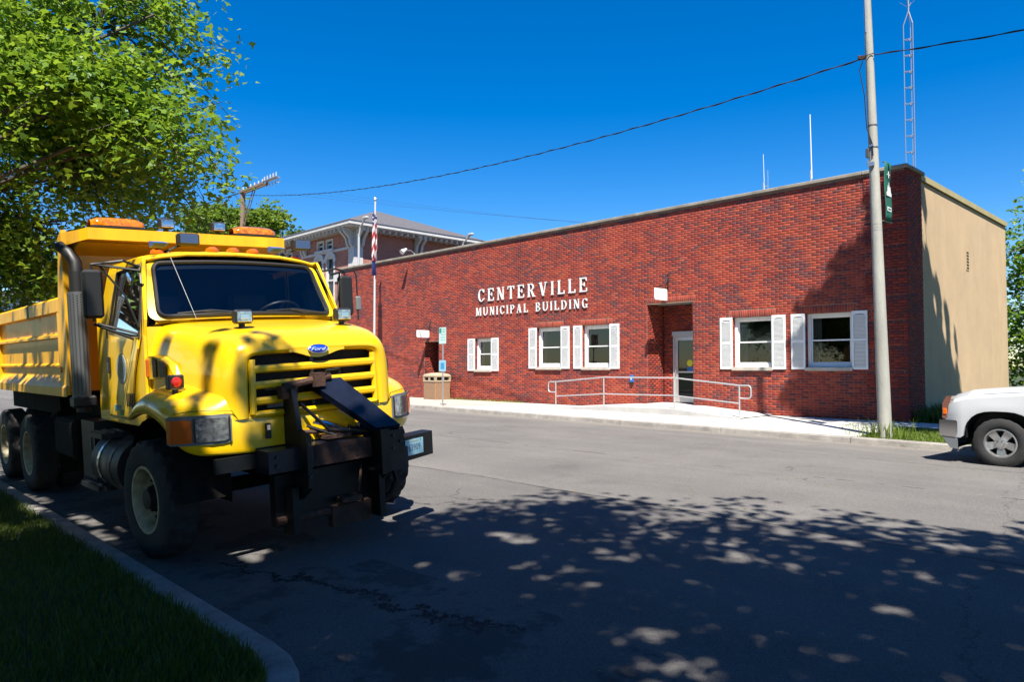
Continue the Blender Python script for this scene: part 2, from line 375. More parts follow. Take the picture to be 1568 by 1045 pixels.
# short grass: near lawn and far strip
def blades(name, N, region, h0, h1, wd, zfun, mat, seed):
    r = np.random.default_rng(seed); P = region(r, N); N = len(P)
    h = r.uniform(h0, h1, N); a = r.uniform(0, 2*pi, N); lean = r.uniform(.1, .7, N)*h; la = r.uniform(0, 2*pi, N)
    z = np.array([zfun(x, y) for x, y in P]) if N < 5000 else np.interp(P[:, 1], *zfun_tab(zfun))
    dx, dy = np.cos(a)*wd, np.sin(a)*wd; lx, ly = np.cos(la)*lean, np.sin(la)*lean
    V = np.empty((N, 5, 3)); V[:, 0] = np.c_[P[:, 0]-dx, P[:, 1]-dy, z-.01]; V[:, 1] = np.c_[P[:, 0]+dx, P[:, 1]+dy, z-.01]
    V[:, 2] = np.c_[P[:, 0]+dx*.7+lx*.35, P[:, 1]+dy*.7+ly*.35, z+h*.6]; V[:, 3] = np.c_[P[:, 0]-dx*.7+lx*.35, P[:, 1]-dy*.7+ly*.35, z+h*.6]; V[:, 4] = np.c_[P[:, 0]+lx, P[:, 1]+ly, z+h]
    i = np.arange(N)[:, None]*5; T = np.concatenate([i+[0, 1, 2], i+[0, 2, 3], i+[3, 2, 4]], 1).reshape(-1, 3)
    o = fastmesh(name, V.reshape(-1, 3), T, [mat], attr=np.repeat(r.random(N), 3)); return tag(o, kind='stuff')
def zfun_tab(f):
    ys_ = np.linspace(-8, 25, 200); return ys_, np.array([f(-8, y) for y in ys_])
def leafmat(name, c1, c2, transl=.35, rough=.55, tc=None):
    m = bpy.data.materials.new(name); m.use_nodes = True; t = m.node_tree; n = t.nodes; b = n['Principled BSDF']; o = n['Material Output']
    at = n.new('ShaderNodeAttribute'); at.attribute_name = 'tone'
    r = n.new('ShaderNodeValToRGB'); r.color_ramp.elements[0].color = (*[c*.8 for c in c1], 1); r.color_ramp.elements[1].color = (*[c*.8 for c in c2], 1); t.links.new(at.outputs['Fac'], r.inputs[0])
    t.links.new(r.outputs[0], b.inputs['Base Color']); b.inputs['Roughness'].default_value = rough
    tr = n.new('ShaderNodeBsdfTranslucent'); hsv = n.new('ShaderNodeHueSaturation'); hsv.inputs['Value'].default_value = 1.6; hsv.inputs['Hue'].default_value = .48
    t.links.new(r.outputs[0], hsv.inputs['Color']); t.links.new(hsv.outputs[0], tr.inputs[0])
    mx = n.new('ShaderNodeMixShader'); mx.inputs[0].default_value = transl
    t.links.new(b.outputs[0], mx.inputs[1]); t.links.new(tr.outputs[0], mx.inputs[2]); t.links.new(mx.outputs[0], o.inputs[0]); return m
M_blade = leafmat('grass_blade', (.03, .065, .004), (.10, .15, .010), .4)  # darker grass copy, the lawn's shade put into its colour
M_blade2 = leafmat('sunny_grass_blade', (.08, .15, .01), (.22, .30, .03), .4)  # brighter copy of the same grass, sunshine put into its colour
def reg_near(r, N):
    # dense near the camera, thinning away; only a wedge that the place's lawn edge occupies
    x = -3.4-(r.random(N)**1.6)*13; y = r.uniform(-2.2, 1.78, N); k = (y > -.20*x-2.2*1.0-.0) & (y > x*-.157-1.4); P = np.c_[x, y][k]
    kk = ~((P[:, 0] > cxk) & (P[:, 1] > cyk) & (np.hypot(P[:, 0]-cxk, P[:, 1]-cyk) > R-.08)); return P[kk & (P[:, 0] < cxk+R-.08)]
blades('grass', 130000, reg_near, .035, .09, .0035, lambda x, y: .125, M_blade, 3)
def reg_far(r, N):
    x = r.uniform(-7.2, 1.5, N); y = r.uniform(15.86, 18.7, N); k = x > -6.15-(y-15.84)*.5; return np.c_[x, y][k]
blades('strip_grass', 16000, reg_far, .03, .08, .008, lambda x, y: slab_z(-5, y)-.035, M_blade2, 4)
def reg_tall(r, N):
    a = r.uniform(0, 2*pi, N); d = np.abs(r.normal(0, .14, N))+.12; return np.c_[-5.55+d*np.cos(a)*1.6, 16.3+d*np.sin(a)]
blades('tall_grass_tuft', 150, reg_tall, .12, .42, .008, lambda x, y: .23, M_blade2, 5)
def reg_weed(r, N): return np.c_[np.concatenate([r.normal(-25.0, .5, N//2), r.uniform(-24, -20, N-N//2)]), r.uniform(19.85, 19.98, N)]
blades('wall_foot_weeds', 500, reg_weed, .03, .12, .012, lambda x, y: .29, M_blade2, 6)
def reg_bed(r, N): return np.c_[r.uniform(-6.2, -5.2, N), r.uniform(20.0, 23.5, N)]
blades('wall_corner_plants', 900, reg_bed, .1, .55, .02, lambda x, y: .26, M_blade, 8)
# fallen leaf litter on road edge
def litter(name, N, xr, yr, seed):
    r = np.random.default_rng(seed); x = r.uniform(*xr, N); y = yr[1]-(r.random(N)**2)*(yr[1]-yr[0]); a = r.uniform(0, 2*pi, N); s = r.uniform(.008, .03, N)
    z = np.array([road_z(q, p) for q, p in zip(x, y)])+.004
    V = np.stack([np.c_[x+s*np.cos(a+k*pi/2), y+s*.6*np.sin(a+k*pi/2), z+.004*(k % 2)] for k in range(4)], 1).reshape(-1, 3)
    return tag(fastmesh(name, V, np.arange(N*4).reshape(-1, 4), [pbr('dry_leaf', (.30, .20, .08), .9)]), kind='stuff')
litter('gutter_litter', 500, (-20, -2), (14.9, 15.6), 9); litter('road_debris', 160, (-8, 2), (2.2, 12), 10)
# ================================================================ MUNICIPAL BUILDING
YF, ZB, ZT, XL, XR = 20.0, 0.3, 6.80, -33.62, -6.2
CH, BW = 0.0723, 0.2411      # course height, brick pitch
BC = [(.45, .056, .020), (.38, .040, .017), (.31, .033, .018), (.24, .032, .024), (.175, .034, .034), (.46, .07, .026)]
BM = [pbr('brick_%s' % n, c, .82, var=.22, scale=9, bump=.25, bscale=90, stretch=(1, 1, 3), weather=.30) for n, c in zip(('orange', 'red', 'deep_red', 'maroon', 'purple', 'light_orange'), BC)]
M_mort = pbr('mortar', (.29, .19, .145), .95, var=.25, scale=6, bump=.3, bscale=120)
def patch(x, z):   # clustered dark firings
    return sin(x*1.9+2.2*sin(z*1.3)+.7)*.5+sin(x*.83-z*2.6+1.1)*.5+sin(x*4.1+z*5.7)*.35
def bcol(x, z):
    v = .62*patch(x, z)+random.gauss(0, .85)
    if v > 1.0: return 4
    if v > .55: return 3
    if v > .15: return 2
    if v > -.5: return 1 if random.random() < .7 else 2
    return 0 if random.random() < .75 else 5
MB_ = thing('municipal_building', 'long single-storey red brick municipal building with white shuttered windows and tan side wall', 'building', (0, 0, 0))
OPEN = [(-22.89, -21.86, 1.50, 2.87), (-19.3, -18.03, 1.6, 3.18), (-17.02, -15.75, 1.6, 3.18), (-11.09, -9.83, 1.6, 3.18), (-8.86, -7.59, 1.6, 3.18)]
REC = [(-14.2, -12.46, .28, 3.78), (-26.36, -25.32, .28, 2.84)]
# wall core with openings : built as rectangles tiling around the openings
def wall_core(x0, x1, z0, z1, holes, y, b):
    xs_ = sorted({x0, x1, *[h[0] for h in holes], *[h[1] for h in holes]}); zs_ = sorted({z0, z1, *[h[2] for h in holes], *[h[3] for h in holes]})
    for a, c in zip(xs_, xs_[1:]):
        for d, e in zip(zs_, zs_[1:]):
            mx, mz = (a+c)/2, (d+e)/2
            if any(h[0] < mx < h[1] and h[2] < mz < h[3] for h in holes): continue
            b.add([(a, y, d), (c, y, d), (c, y, e), (a, y, e)], [(0, 1, 2, 3)])
b = MB(); wall_core(XL, XR-.02, -.2, ZT, OPEN+REC, YF+.004, b)
wall = b.build('front_wall', M_mort, MB_)
# brick list: (x0,x1,z0,z1,col,yoff)
bricks = []; GJ = .0085; GH = .0125
def add_brick(x0, x1, z0, z1, c=None, yo=0.0):
    if x1-x0 < .03: return
    bricks.append((x0+GH/2, x1-GH/2, z0+GJ/2, z1-GJ/2, bcol((x0+x1)/2, z0) if c is None else c, yo+random.uniform(-.0015, .0015)))
HEAD = .20; sold = []
for h in OPEN: sold.append((h[0]-.10, h[1]+.10, h[3], h[3]+HEAD+.013))
for h in REC[:1]: sold.append((h[0]-.02, h[1]+.1, h[3], h[3]+HEAD+.013))
blocks = OPEN+REC+sold
nc = int((ZT-ZB+.3)/CH)
qz0 = ZB
for j in range(-2, nc+1):
    z0 = ZB+j*CH; z1 = z0+CH
    if z1 > ZT+.001: break
    blk = j//9; top = (j % 9 == 8)
    qx = -7.25 if blk % 2 else -7.02       # toothed quoin edge
    off = 0 if j % 2 else BW/2
    cuts = [(XL, None)]
    zm = (z0+z1)/2
    segs = [(XL, qx)]
    for (a, c, d, e) in blocks:
        if d < zm < e:
            ns = []
            for s0, s1 in segs:
                if c <= s0 or a >= s1: ns.append((s0, s1)); continue
                if a > s0: ns.append((s0, a))
                if c < s1: ns.append((c, s1))
            segs = ns
    for s0, s1 in segs:
        k = math.floor((s0-XL-off)/BW)
        while True:
            a = XL+off+k*BW; c = a+BW; k += 1
            if a >= s1: break
            aa, cc = max(a, s0), min(c, s1)
            if cc > aa+.03: add_brick(aa, cc, z0, z1)
    # quoins stand proud; every ninth course is set back as a rustication, groove shade painted by dark brick
    x = XR; first = True
    while x > qx+.02:
        a = x-(BW*(.5 if (j % 2 and first) else 1)); first = False
        a = max(a, qx)
        if a-qx < .05: a = qx
        add_brick(a, x, z0, z1, 4 if top else random.choice([2, 2, 3, 3, 1, 4]), .0025 if top else -.022)
        x = a
for (a, c, d, e) in sold:
    n = round((c-a)/CH); st = (c-a)/n
    for i in range(n): add_brick(a+i*st, a+(i+1)*st, d, e, random.choice([0, 0, 1, 1, 2, 5, 3]))
def brick_mesh(name, lst, parent, mats=BM, sf=None):
    V = []; F = []; mi = []; dp = .03
    for (x0, x1, z0, z1, c, yo) in lst:
        y = YF+yo; n = len(V); bv = .003
        V += [(x0, y+bv, z0), (x1, y+bv, z0), (x1, y+bv, z1), (x0, y+bv, z1), (x0+bv, y, z0+bv), (x1-bv, y, z0+bv), (x1-bv, y, z1-bv), (x0+bv, y, z1-bv), (x0, y+dp, z0), (x1, y+dp, z0), (x1, y+dp, z1), (x0, y+dp, z1)]
        F += [(n+4, n+5, n+6, n+7)]+[(n+i, n+(i+1) % 4, n+4+(i+1) % 4, n+4+i) for i in range(4)]+[(n+8+i, n+8+(i+1) % 4, n+(i+1) % 4, n+i) for i in range(4)]
        mi += [c]*9
    return fastmesh(name, V, F, mats, mi, parent)
# the 300 bricks that show largest (nearest corner, seen lengthwise) are single parts
full = [b_ for b_ in bricks if abs((b_[1]-b_[0])-(BW-GH)) < .004 and b_[3]-b_[2] < .08]
camp = (0, 0, EYE)
full.sort(key=lambda q: (q[0]**2+(YF)**2+((q[2]-EYE)*1.0)**2))
near = full[:300]; ns = set(id(q) for q in near)
rest = [q for q in bricks if id(q) not in ns]
tag(brick_mesh('brickwork', rest, wall), kind='stuff')
proto = [brick_mesh('brick', [(-(BW-GH)/2, (BW-GH)/2, -(CH-GJ)/2, (CH-GJ)/2, i, -YF)], None) for i in range(6)]
pm = [o.data for o in proto]
for o in proto: bpy.data.objects.remove(o)
for q in near:
    o = bpy.data.objects.new('brick', pm[q[4]]); COL.objects.link(o); o.parent = wall; o.location = ((q[0]+q[1])/2, YF+q[5], (q[2]+q[3])/2)
# generic brick face on other planes: side returns of recesses & corner (x const) and back walls
def brick_plane(name, P0, U, L, z0, z1, Nn, parent, holes=(), off0=0, dark=False, proud=0.0, skip9=False, scol=None):
    """P0 origin (x,y), U unit dir along wall, Nn outward normal; holes in (u0,u1,z0,z1)"""
    V = []; F = []; mi = []; j = 0; z = ZB-2*CH
    while z < z1:
        a0 = max(z, z0); a1 = min(z+CH, z1)
        jj = round((z-ZB)/CH)
        if a1-a0 > .02 and not (skip9 and jj % 9 == 8):
            u = -BW/2 if jj % 2 else -BW
            while u < L:
                s0, s1 = max(u, 0), min(u+BW, L); u += BW
                if s1-s0 < .03: continue
                zm = (a0+a1)/2; parts_ = [(s0, s1)]
                for (h0, h1, g0, g1) in holes:
                    if g0 < zm < g1:
                        np_ = []
                        for p0, p1 in parts_:
                            if h1 <= p0 or h0 >= p1: np_.append((p0, p1)); continue
                            if h0 > p0: np_.append((p0, h0))
                            if h1 < p1: np_.append((h1, p1))
                        parts_ = np_
                for p0, p1 in parts_:
                    if p1-p0 < .02: continue
                    q0, q1, w0, w1 = p0+GH/2, p1-GH/2, a0+GJ/2, a1-GJ/2; n = len(V)
                    for dd in (proud, proud-.03):
                        for (uu, zz) in ((q0, w0), (q1, w0), (q1, w1), (q0, w1)): V.append((P0[0]+U[0]*uu+Nn[0]*dd, P0[1]+U[1]*uu+Nn[1]*dd, zz))
                    F += [(n, n+1, n+2, n+3)]+[(n+4+i, n+4+(i+1) % 4, n+(i+1) % 4, n+i) for i in range(4)]
                    mi += [(bcol(P0[0]+p0, zm) if scol is None else random.choice(scol))]*5
        z += CH
    b = MB(); o = fastmesh(name, V, F, BM, mi, parent); tag(o, kind='stuff')
    return o
def flat(name, pts, m, parent): b = MB(); b.add(pts, [(0, 1, 2, 3)]); return b.build(name, m, parent)
# corner return
rw = flat('corner_return_wall', [(XR-.012, YF-.0, -.2), (XR-.012, 21.2, -.2), (XR-.012, 21.2, ZT), (XR-.012, YF-.0, ZT)], M_mort, MB_)
brick_plane('brickwork', (XR-.002, YF-.022), (0, 1), 1.22, 0, ZT, (1, 0), rw, proud=.004, skip9=False, scol=[2, 2, 3, 3, 1, 4])
# roof slab, coping
M_cop = pbr('coping_stone', (.30, .27, .22), .85, var=.3, scale=1.5, bump=.3, bscale=20, stretch=(1, 1, .3))
x = XL-.05
while x < XR+.04:
    L = min(2.4, XR+.06-x); b = MB(); b.cbox((x+L/2, YF+.12, ZT+.045), (L-.01, .40, .09), bev=.01); b.build('coping_piece', M_cop, MB_); x += L
b = MB(); b.cbox((XR-.11, YF+.80, ZT+.045), (.36, .94, .09), bev=.01); b.build('coping_piece', M_cop, MB_)
M_roof = pbr('roof_felt', (.08, .08, .08), .95)
b = MB(); b.box(XL, XR-.15, YF+.3, 30.5, ZT-.55, ZT-.5); b.build('roof', M_roof, MB_)
b = MB(); b.box(XL, XL+.15, YF+.05, 30.5, -.2, ZT); b.build('west_wall', BM[2], MB_)
b = MB(); b.box(XL+.15, XR-.25, 30.3, 30.5, -.2, ZT); b.build('rear_wall', BM[2], MB_)
M_tan = pbr('tan_stucco', (.56, .40, .235), .92, var=.07, scale=1.2, bump=.35, bscale=70, weather=.12)
M_tancap = pbr('tan_metal_edge', (.42, .35, .17), .6, var=.1)
b = MB(); b.box(XR-.25, XR-.06, 21.2, 30.58, -.2, ZT-.12); side = b.build('side_wall', M_tan, MB_)
b = MB(); b.prism([(21.21, ZT-.1), (30.62, ZT-.1), (30.62, ZT+.06), (21.21, ZT+.06)], XR-.28, XR-.0, 'x'); b.build('roof_edge_trim', M_tancap, MB_)
# louvre vent in the tan wall
b = MB(); b.box(XR-.075, XR-.045, 25.5, 25.8, 4.68, 5.30); vf = b.build('vent', M_tan, MB_)
M_dark = pbr('dark_void', (.012, .012, .012), .9)
for i in range(6):
    b = MB(); b.box(XR-.044, XR-.040, 25.54, 25.76, 4.72+i*.095, 4.775+i*.095); b.build('vent_slot', M_dark, vf)
# windows
M_frame = pbr('white_window_frame', (.98, .98, .96), .45, var=.04, scale=5)
M_sill = pbr('stone_sill', (.55, .50, .42), .85, var=.15, scale=5, bump=.3, bscale=50)
M_glassw = glass('window_glass', (.55, .58, .6), 1.0)
M_room = pbr('room_dark', (.02, .022, .028), .9); M_curt = pbr('curtain', (.42, .41, .37), .9, var=.2, scale=14, stretch=(1, 1, .05))
M_shut = pbr('white_shutter', (1.0, 1.0, .98), .5, var=.04, scale=3)
rv = .17
def shutter(xc, z0, z1, wdt, parent):
    b = MB(); y0, y1 = YF-.042, YF-.004; st = .045
    b.box(xc-wdt/2, xc-wdt/2+st, y0, y1, z0, z1); b.box(xc+wdt/2-st, xc+wdt/2, y0, y1, z0, z1)
    zm = z0+(z1-z0)*.505
    for a, c in ((z0, z0+.06), (zm-.03, zm+.03), (z1-.055, z1)): b.box(xc-wdt/2+st, xc+wdt/2-st, y0+.001, y1-.001, a, c)
    # arched lip beneath the top rail
    arc = [(xc-wdt/2+st, z1-.055), (xc-wdt/2+st, z1-.115)]+[(xc-(wdt/2-st)*cos(t), z1-.115+.035*sin(t)) for t in np.linspace(.25, pi-.25, 7)]+[(xc+wdt/2-st, z1-.115), (xc+wdt/2-st, z1-.055)]
    b.prism(arc, y0+.003, y1-.012); b.box(xc-wdt/2+st, xc+wdt/2-st, y1-.010, y1-.004, z0+.06, z1-.1)
    sh = b.build('shutter', M_shut, parent)
    b = MB()
    for (lo, hi) in ((z0+.06, zm-.03), (zm+.03, z1-.115)):
        n = max(6, int((hi-lo)/.034))
        for i in range(n):
            z = lo+(i+.5)*(hi-lo)/n; M = Matrix.Translation((xc, y0+.016, z)) @ Matrix.Rotation(radians(24), 4, 'X')
            b.box(-wdt/2+st, wdt/2-st, -.0175, .0175, -.0035, .0035, M)
    tag(b.build('louvres', M_shut, sh), kind='stuff')
for wi, (x0, x1, z0, z1) in enumerate(OPEN):
    # reveals (brick)
    b = MB(); yb = YF+rv+.1
    b.add([(x0, YF+.01, z0), (x0, yb, z0), (x0, yb, z1), (x0, YF+.01, z1)], [(0, 1, 2, 3)]); b.add([(x1, YF+.01, z0), (x1, yb, z0), (x1, yb, z1), (x1, YF+.01, z1)], [(0, 1, 2, 3)])
    b.add([(x0, YF+.01, z1), (x1, YF+.01, z1), (x1, yb, z1), (x0, yb, z1)], [(0, 1, 2, 3)]); rvw = b.build('window_reveal', M_mort, MB_)
    brick_plane('brickwork', (x0, YF+.001), (0, 1), rv+.07, z0, z1, (1, 0), rvw, proud=.006)
    brick_plane('brickwork', (x1, YF+.001), (0, 1), rv+.07, z0, z1, (-1, 0), rvw, proud=.006)
    fy = YF+rv; fw_ = .085
    b = MB(); X0, X1, Z0, Z1 = x0+.012, x1-.012, z0+.09, z1-.004
    b.box(X0, X0+fw_, fy-.05, fy+.06, Z0, Z1); b.box(X1-fw_, X1, fy-.05, fy+.06, Z0, Z1); b.box(X0+fw_, X1-fw_, fy-.048, fy+.06, Z1-fw_, Z1); b.box(X0+fw_, X1-fw_, fy-.052, fy+.06, Z0, Z0+.10)
    wn = b.build('window', M_frame, MB_)
    zm = (Z0+Z1)/2-.0; gx0, gx1 = X0+fw_, X1-fw_
    for (lo, hi, yy, nm) in ((Z0+.10, zm+.02, fy+.0, 'lower_sash'), (zm-.02, Z1-fw_, fy+.028, 'upper_sash')):
        b = MB(); s = .032; b.box(gx0, gx0+s, yy, yy+.025, lo, hi); b.box(gx1-s, gx1, yy, yy+.025, lo, hi); b.box(gx0+s, gx1-s, yy+.001, yy+.024, lo, lo+.04); b.box(gx0+s, gx1-s, yy+.001, yy+.024, hi-.04, hi); b.build(nm, M_frame, wn)
        b = MB(); b.add([(gx0+s, yy+.012, lo+.04), (gx1-s, yy+.012, lo+.04), (gx1-s, yy+.012, hi-.04), (gx0+s, yy+.012, hi-.04)], [(0, 1, 2, 3)]); b.build('pane', M_glassw, wn)
    # room box and curtains
    b = MB(); ry = fy+.062
    b.mat(M_room); b.add([(x0-.6, ry+2.2, z0-.8), (x1+.6, ry+2.2, z0-.8), (x1+.6, ry+2.2, z1+.2), (x0-.6, ry+2.2, z1+.2)], [(0, 1, 2, 3)])
    for xx in (x0-.6, x1+.6): b.add([(xx, ry, z0-.8), (xx, ry+2.2, z0-.8), (xx, ry+2.2, z1+.2), (xx, ry, z1+.2)], [(0, 1, 2, 3)])
    b.add([(x0-.6, ry, z0-.8), (x1+.6, ry, z0-.8), (x1+.6, ry+2.2, z0-.8), (x0-.6, ry+2.2, z0-.8)], [(0, 1, 2, 3)]); b.add([(x0-.6, ry, z1+.2), (x1+.6, ry, z1+.2), (x1+.6, ry+2.2, z1+.2), (x0-.6, ry+2.2, z1+.2)], [(0, 1, 2, 3)])
    # plaster ring hiding the gap around the frame
    b.add([(x0-.6, ry, z0-.8), (x0, ry, z0-.8), (x0, ry, z1+.2), (x0-.6, ry, z1+.2)], [(0, 1, 2, 3)]); b.add([(x1, ry, z0-.8), (x1+.6, ry, z0-.8), (x1+.6, ry, z1+.2), (x1, ry, z1+.2)], [(0, 1, 2, 3)])
    b.add([(x0, ry, z0-.8), (x1, ry, z0-.8), (x1, ry, z0), (x0, ry, z0)], [(0, 1, 2, 3)])
    b.build('room', None, MB_)
    if wi != 2:
        cw = .26 if wi > 2 else .2; b = MB(); rows = []
        for i in range(22):
            u = i/21; rows.append([(gx0-.02+u*cw, fy+.14+.02*sin(u*24), z) for z in (z0+.05, z1)])
        b.grid(rows); b.build('curtain', M_curt, MB_)
    if wi > 0:
        b = MB(); b.box(gx1-.22, gx1+.02, fy+.12, fy+.14, z0+.05, z0+.8); b.build('curtain', M_room, MB_)
    b = MB(); b.cbox(((x0+x1)/2, YF+.045, z0+.035), (x1-x0+.02, .24, .10), bev=.008); b.build('sill', M_sill, MB_)
    sw = {0: .43}.get(wi, .40)
    if wi == 0: shutter(x0-.215, 1.53, 2.87, .43, MB_); shutter(x1+.21, 1.53, 2.87, .42, MB_)
    else: shutter(x0-.2, 1.63, 3.19, .40, MB_); shutter(x1+.2, 1.63, 3.19, .40, MB_)
# recessed entrance
x0, x1, z0, z1 = REC[0]; D = .93
M_soff = pbr('soffit', (.30, .28, .25), .9)
def recess(x0, x1, z0, z1, D, holes):
    b = MB(); yb = YF+D
    for xx in (x0, x1): b.add([(xx, YF+.012, z0), (xx, yb, z0), (xx, yb, z1), (xx, YF+.012, z1)], [(0, 1, 2, 3)])
    rw_ = b.build('recess_wall', M_mort, MB_)
    brick_plane('brickwork', (x0, YF+.001), (0, 1), D-.001, z0, z1, (1, 0), rw_, proud=.006); brick_plane('brickwork', (x1, YF+.001), (0, 1), D-.001, z0, z1, (-1, 0), rw_, proud=.006)
    b = MB(); wall_core(x0, x1, z0, z1, holes, yb+.006, b); bw = b.build('recess_back_wall', M_mort, MB_)
    brick_plane('brickwork', (x0, yb), (1, 0), x1-x0, z0, z1, (0, -1), bw, holes=[(h[0]-x0, h[1]-x0, h[2], h[3]) for h in holes], proud=.004)
    b = MB(); b.box(x0, x1, YF+.01, yb, z1, z1+.02); b.build('soffit', M_soff, MB_)
    b = MB(); b.box(x0, x1, YF-.004, YF+.09, z1-.012, z1+.0); b.build('steel_lintel', pbr('lintel_steel', (.45, .36, .25), .6), MB_)
dx0, dx1, dz0, dz1 = -13.79, -12.72, .5, 2.88
recess(x0, x1, z0, z1, D, [(dx0, dx1, dz0-.3, dz1)])
M_alu = pbr('aluminium_door', (.55, .55, .54), .35, metal=.6)
b = MB(); yb = YF+D
b.box(dx0, dx0+.06, yb-.03, yb+.06, dz0, dz1-.14); b.box(dx1-.06, dx1, yb-.03, yb+.06, dz0, dz1-.14); b.box(dx0-.03, dx1+.03, yb-.05, yb+.06, dz1-.14, dz1); b.box(dx0+.06, dx1-.06, yb-.029, yb+.06, dz1-.19, dz1-.14)
dr = b.build('door', pbr('door_frame_paint', (.55, .55, .54), .5), MB_)
b = MB(); a0, a1 = dx0+.065, dx1-.065; b.box(a0, a0+.11, yb-.01, yb+.035, dz0+.02, dz1-.195); b.box(a1-.11, a1, yb-.01, yb+.035, dz0+.02, dz1-.195); b.box(a0+.11, a1-.11, yb-.009, yb+.034, dz0+.02, dz0+.2); b.box(a0+.11, a1-.11, yb-.009, yb+.034, dz1-.30, dz1-.195)
b.box(a0+.11, a1-.11, yb-.008, yb+.033, dz0+1.0, dz0+1.05); b.build('door_leaf', M_alu, dr)
b = MB(); b.add([(a0+.11, yb+.012, dz0+.2), (a1-.11, yb+.012, dz0+.2), (a1-.11, yb+.012, dz1-.3), (a0+.11, yb+.012, dz1-.3)], [(0, 1, 2, 3)]); b.build('door_glass', M_glassw, dr)
b = MB(); b.tube([(a0+.05, yb-.06, dz0+.95), (a0+.05, yb-.06, dz0+1.25)], .012); b.build('door_handle', M_alu, dr)
b = MB(); b.mat(pbr('sticker_yellow', (.80, .75, .02), .5)); b.lathe([(0.001, 0), (.11, 0)], (dx0+.62, yb+.008, dz0+1.32), n=20); b.mat(pbr('sticker_blue', (.02, .16, .5), .5)); b.box(dx0+.52, dx0+.76, yb+.005, yb+.008, dz0+1.06, dz0+1.19)
b.build('door_sticker', None, dr)
b = MB(); b.mat(M_room); b.box(dx0-.5, dx1+.5, yb+.10, yb+2.6, dz0-.3, 3.0)
b.build('lobby', None, MB_)
# second recess (left entrance)
x0, x1, z0, z1 = REC[1]
recess(x0, x1, z0, z1, .93, [(x0+.08, x1-.05, .3, 2.6)])
b = MB(); b.mat(pbr('dark_door', (.10, .035, .02), .6)); b.box(x0+.08, x1-.05, YF+.95, YF+1.0, .3, 2.6); b.build('door', None, MB_)
# small things fixed to the wall
b = MB(); b.mat(pbr('box_blue', (.01, .16, .50), .4)); b.cbox((-14.82, YF-.03, 1.30), (.14, .06, .24), bev=.01); b.mat(M_dark); b.cbox((-14.82, YF-.03, 1.14), (.11, .05, .08), bev=.01); b.mat(M_white); b.box(-14.845, -14.795, YF-.064, YF-.061, 1.26, 1.36)
tag(b.build('wall_box', None), 'small blue box mounted on the brick wall left of the recessed entrance', 'box')
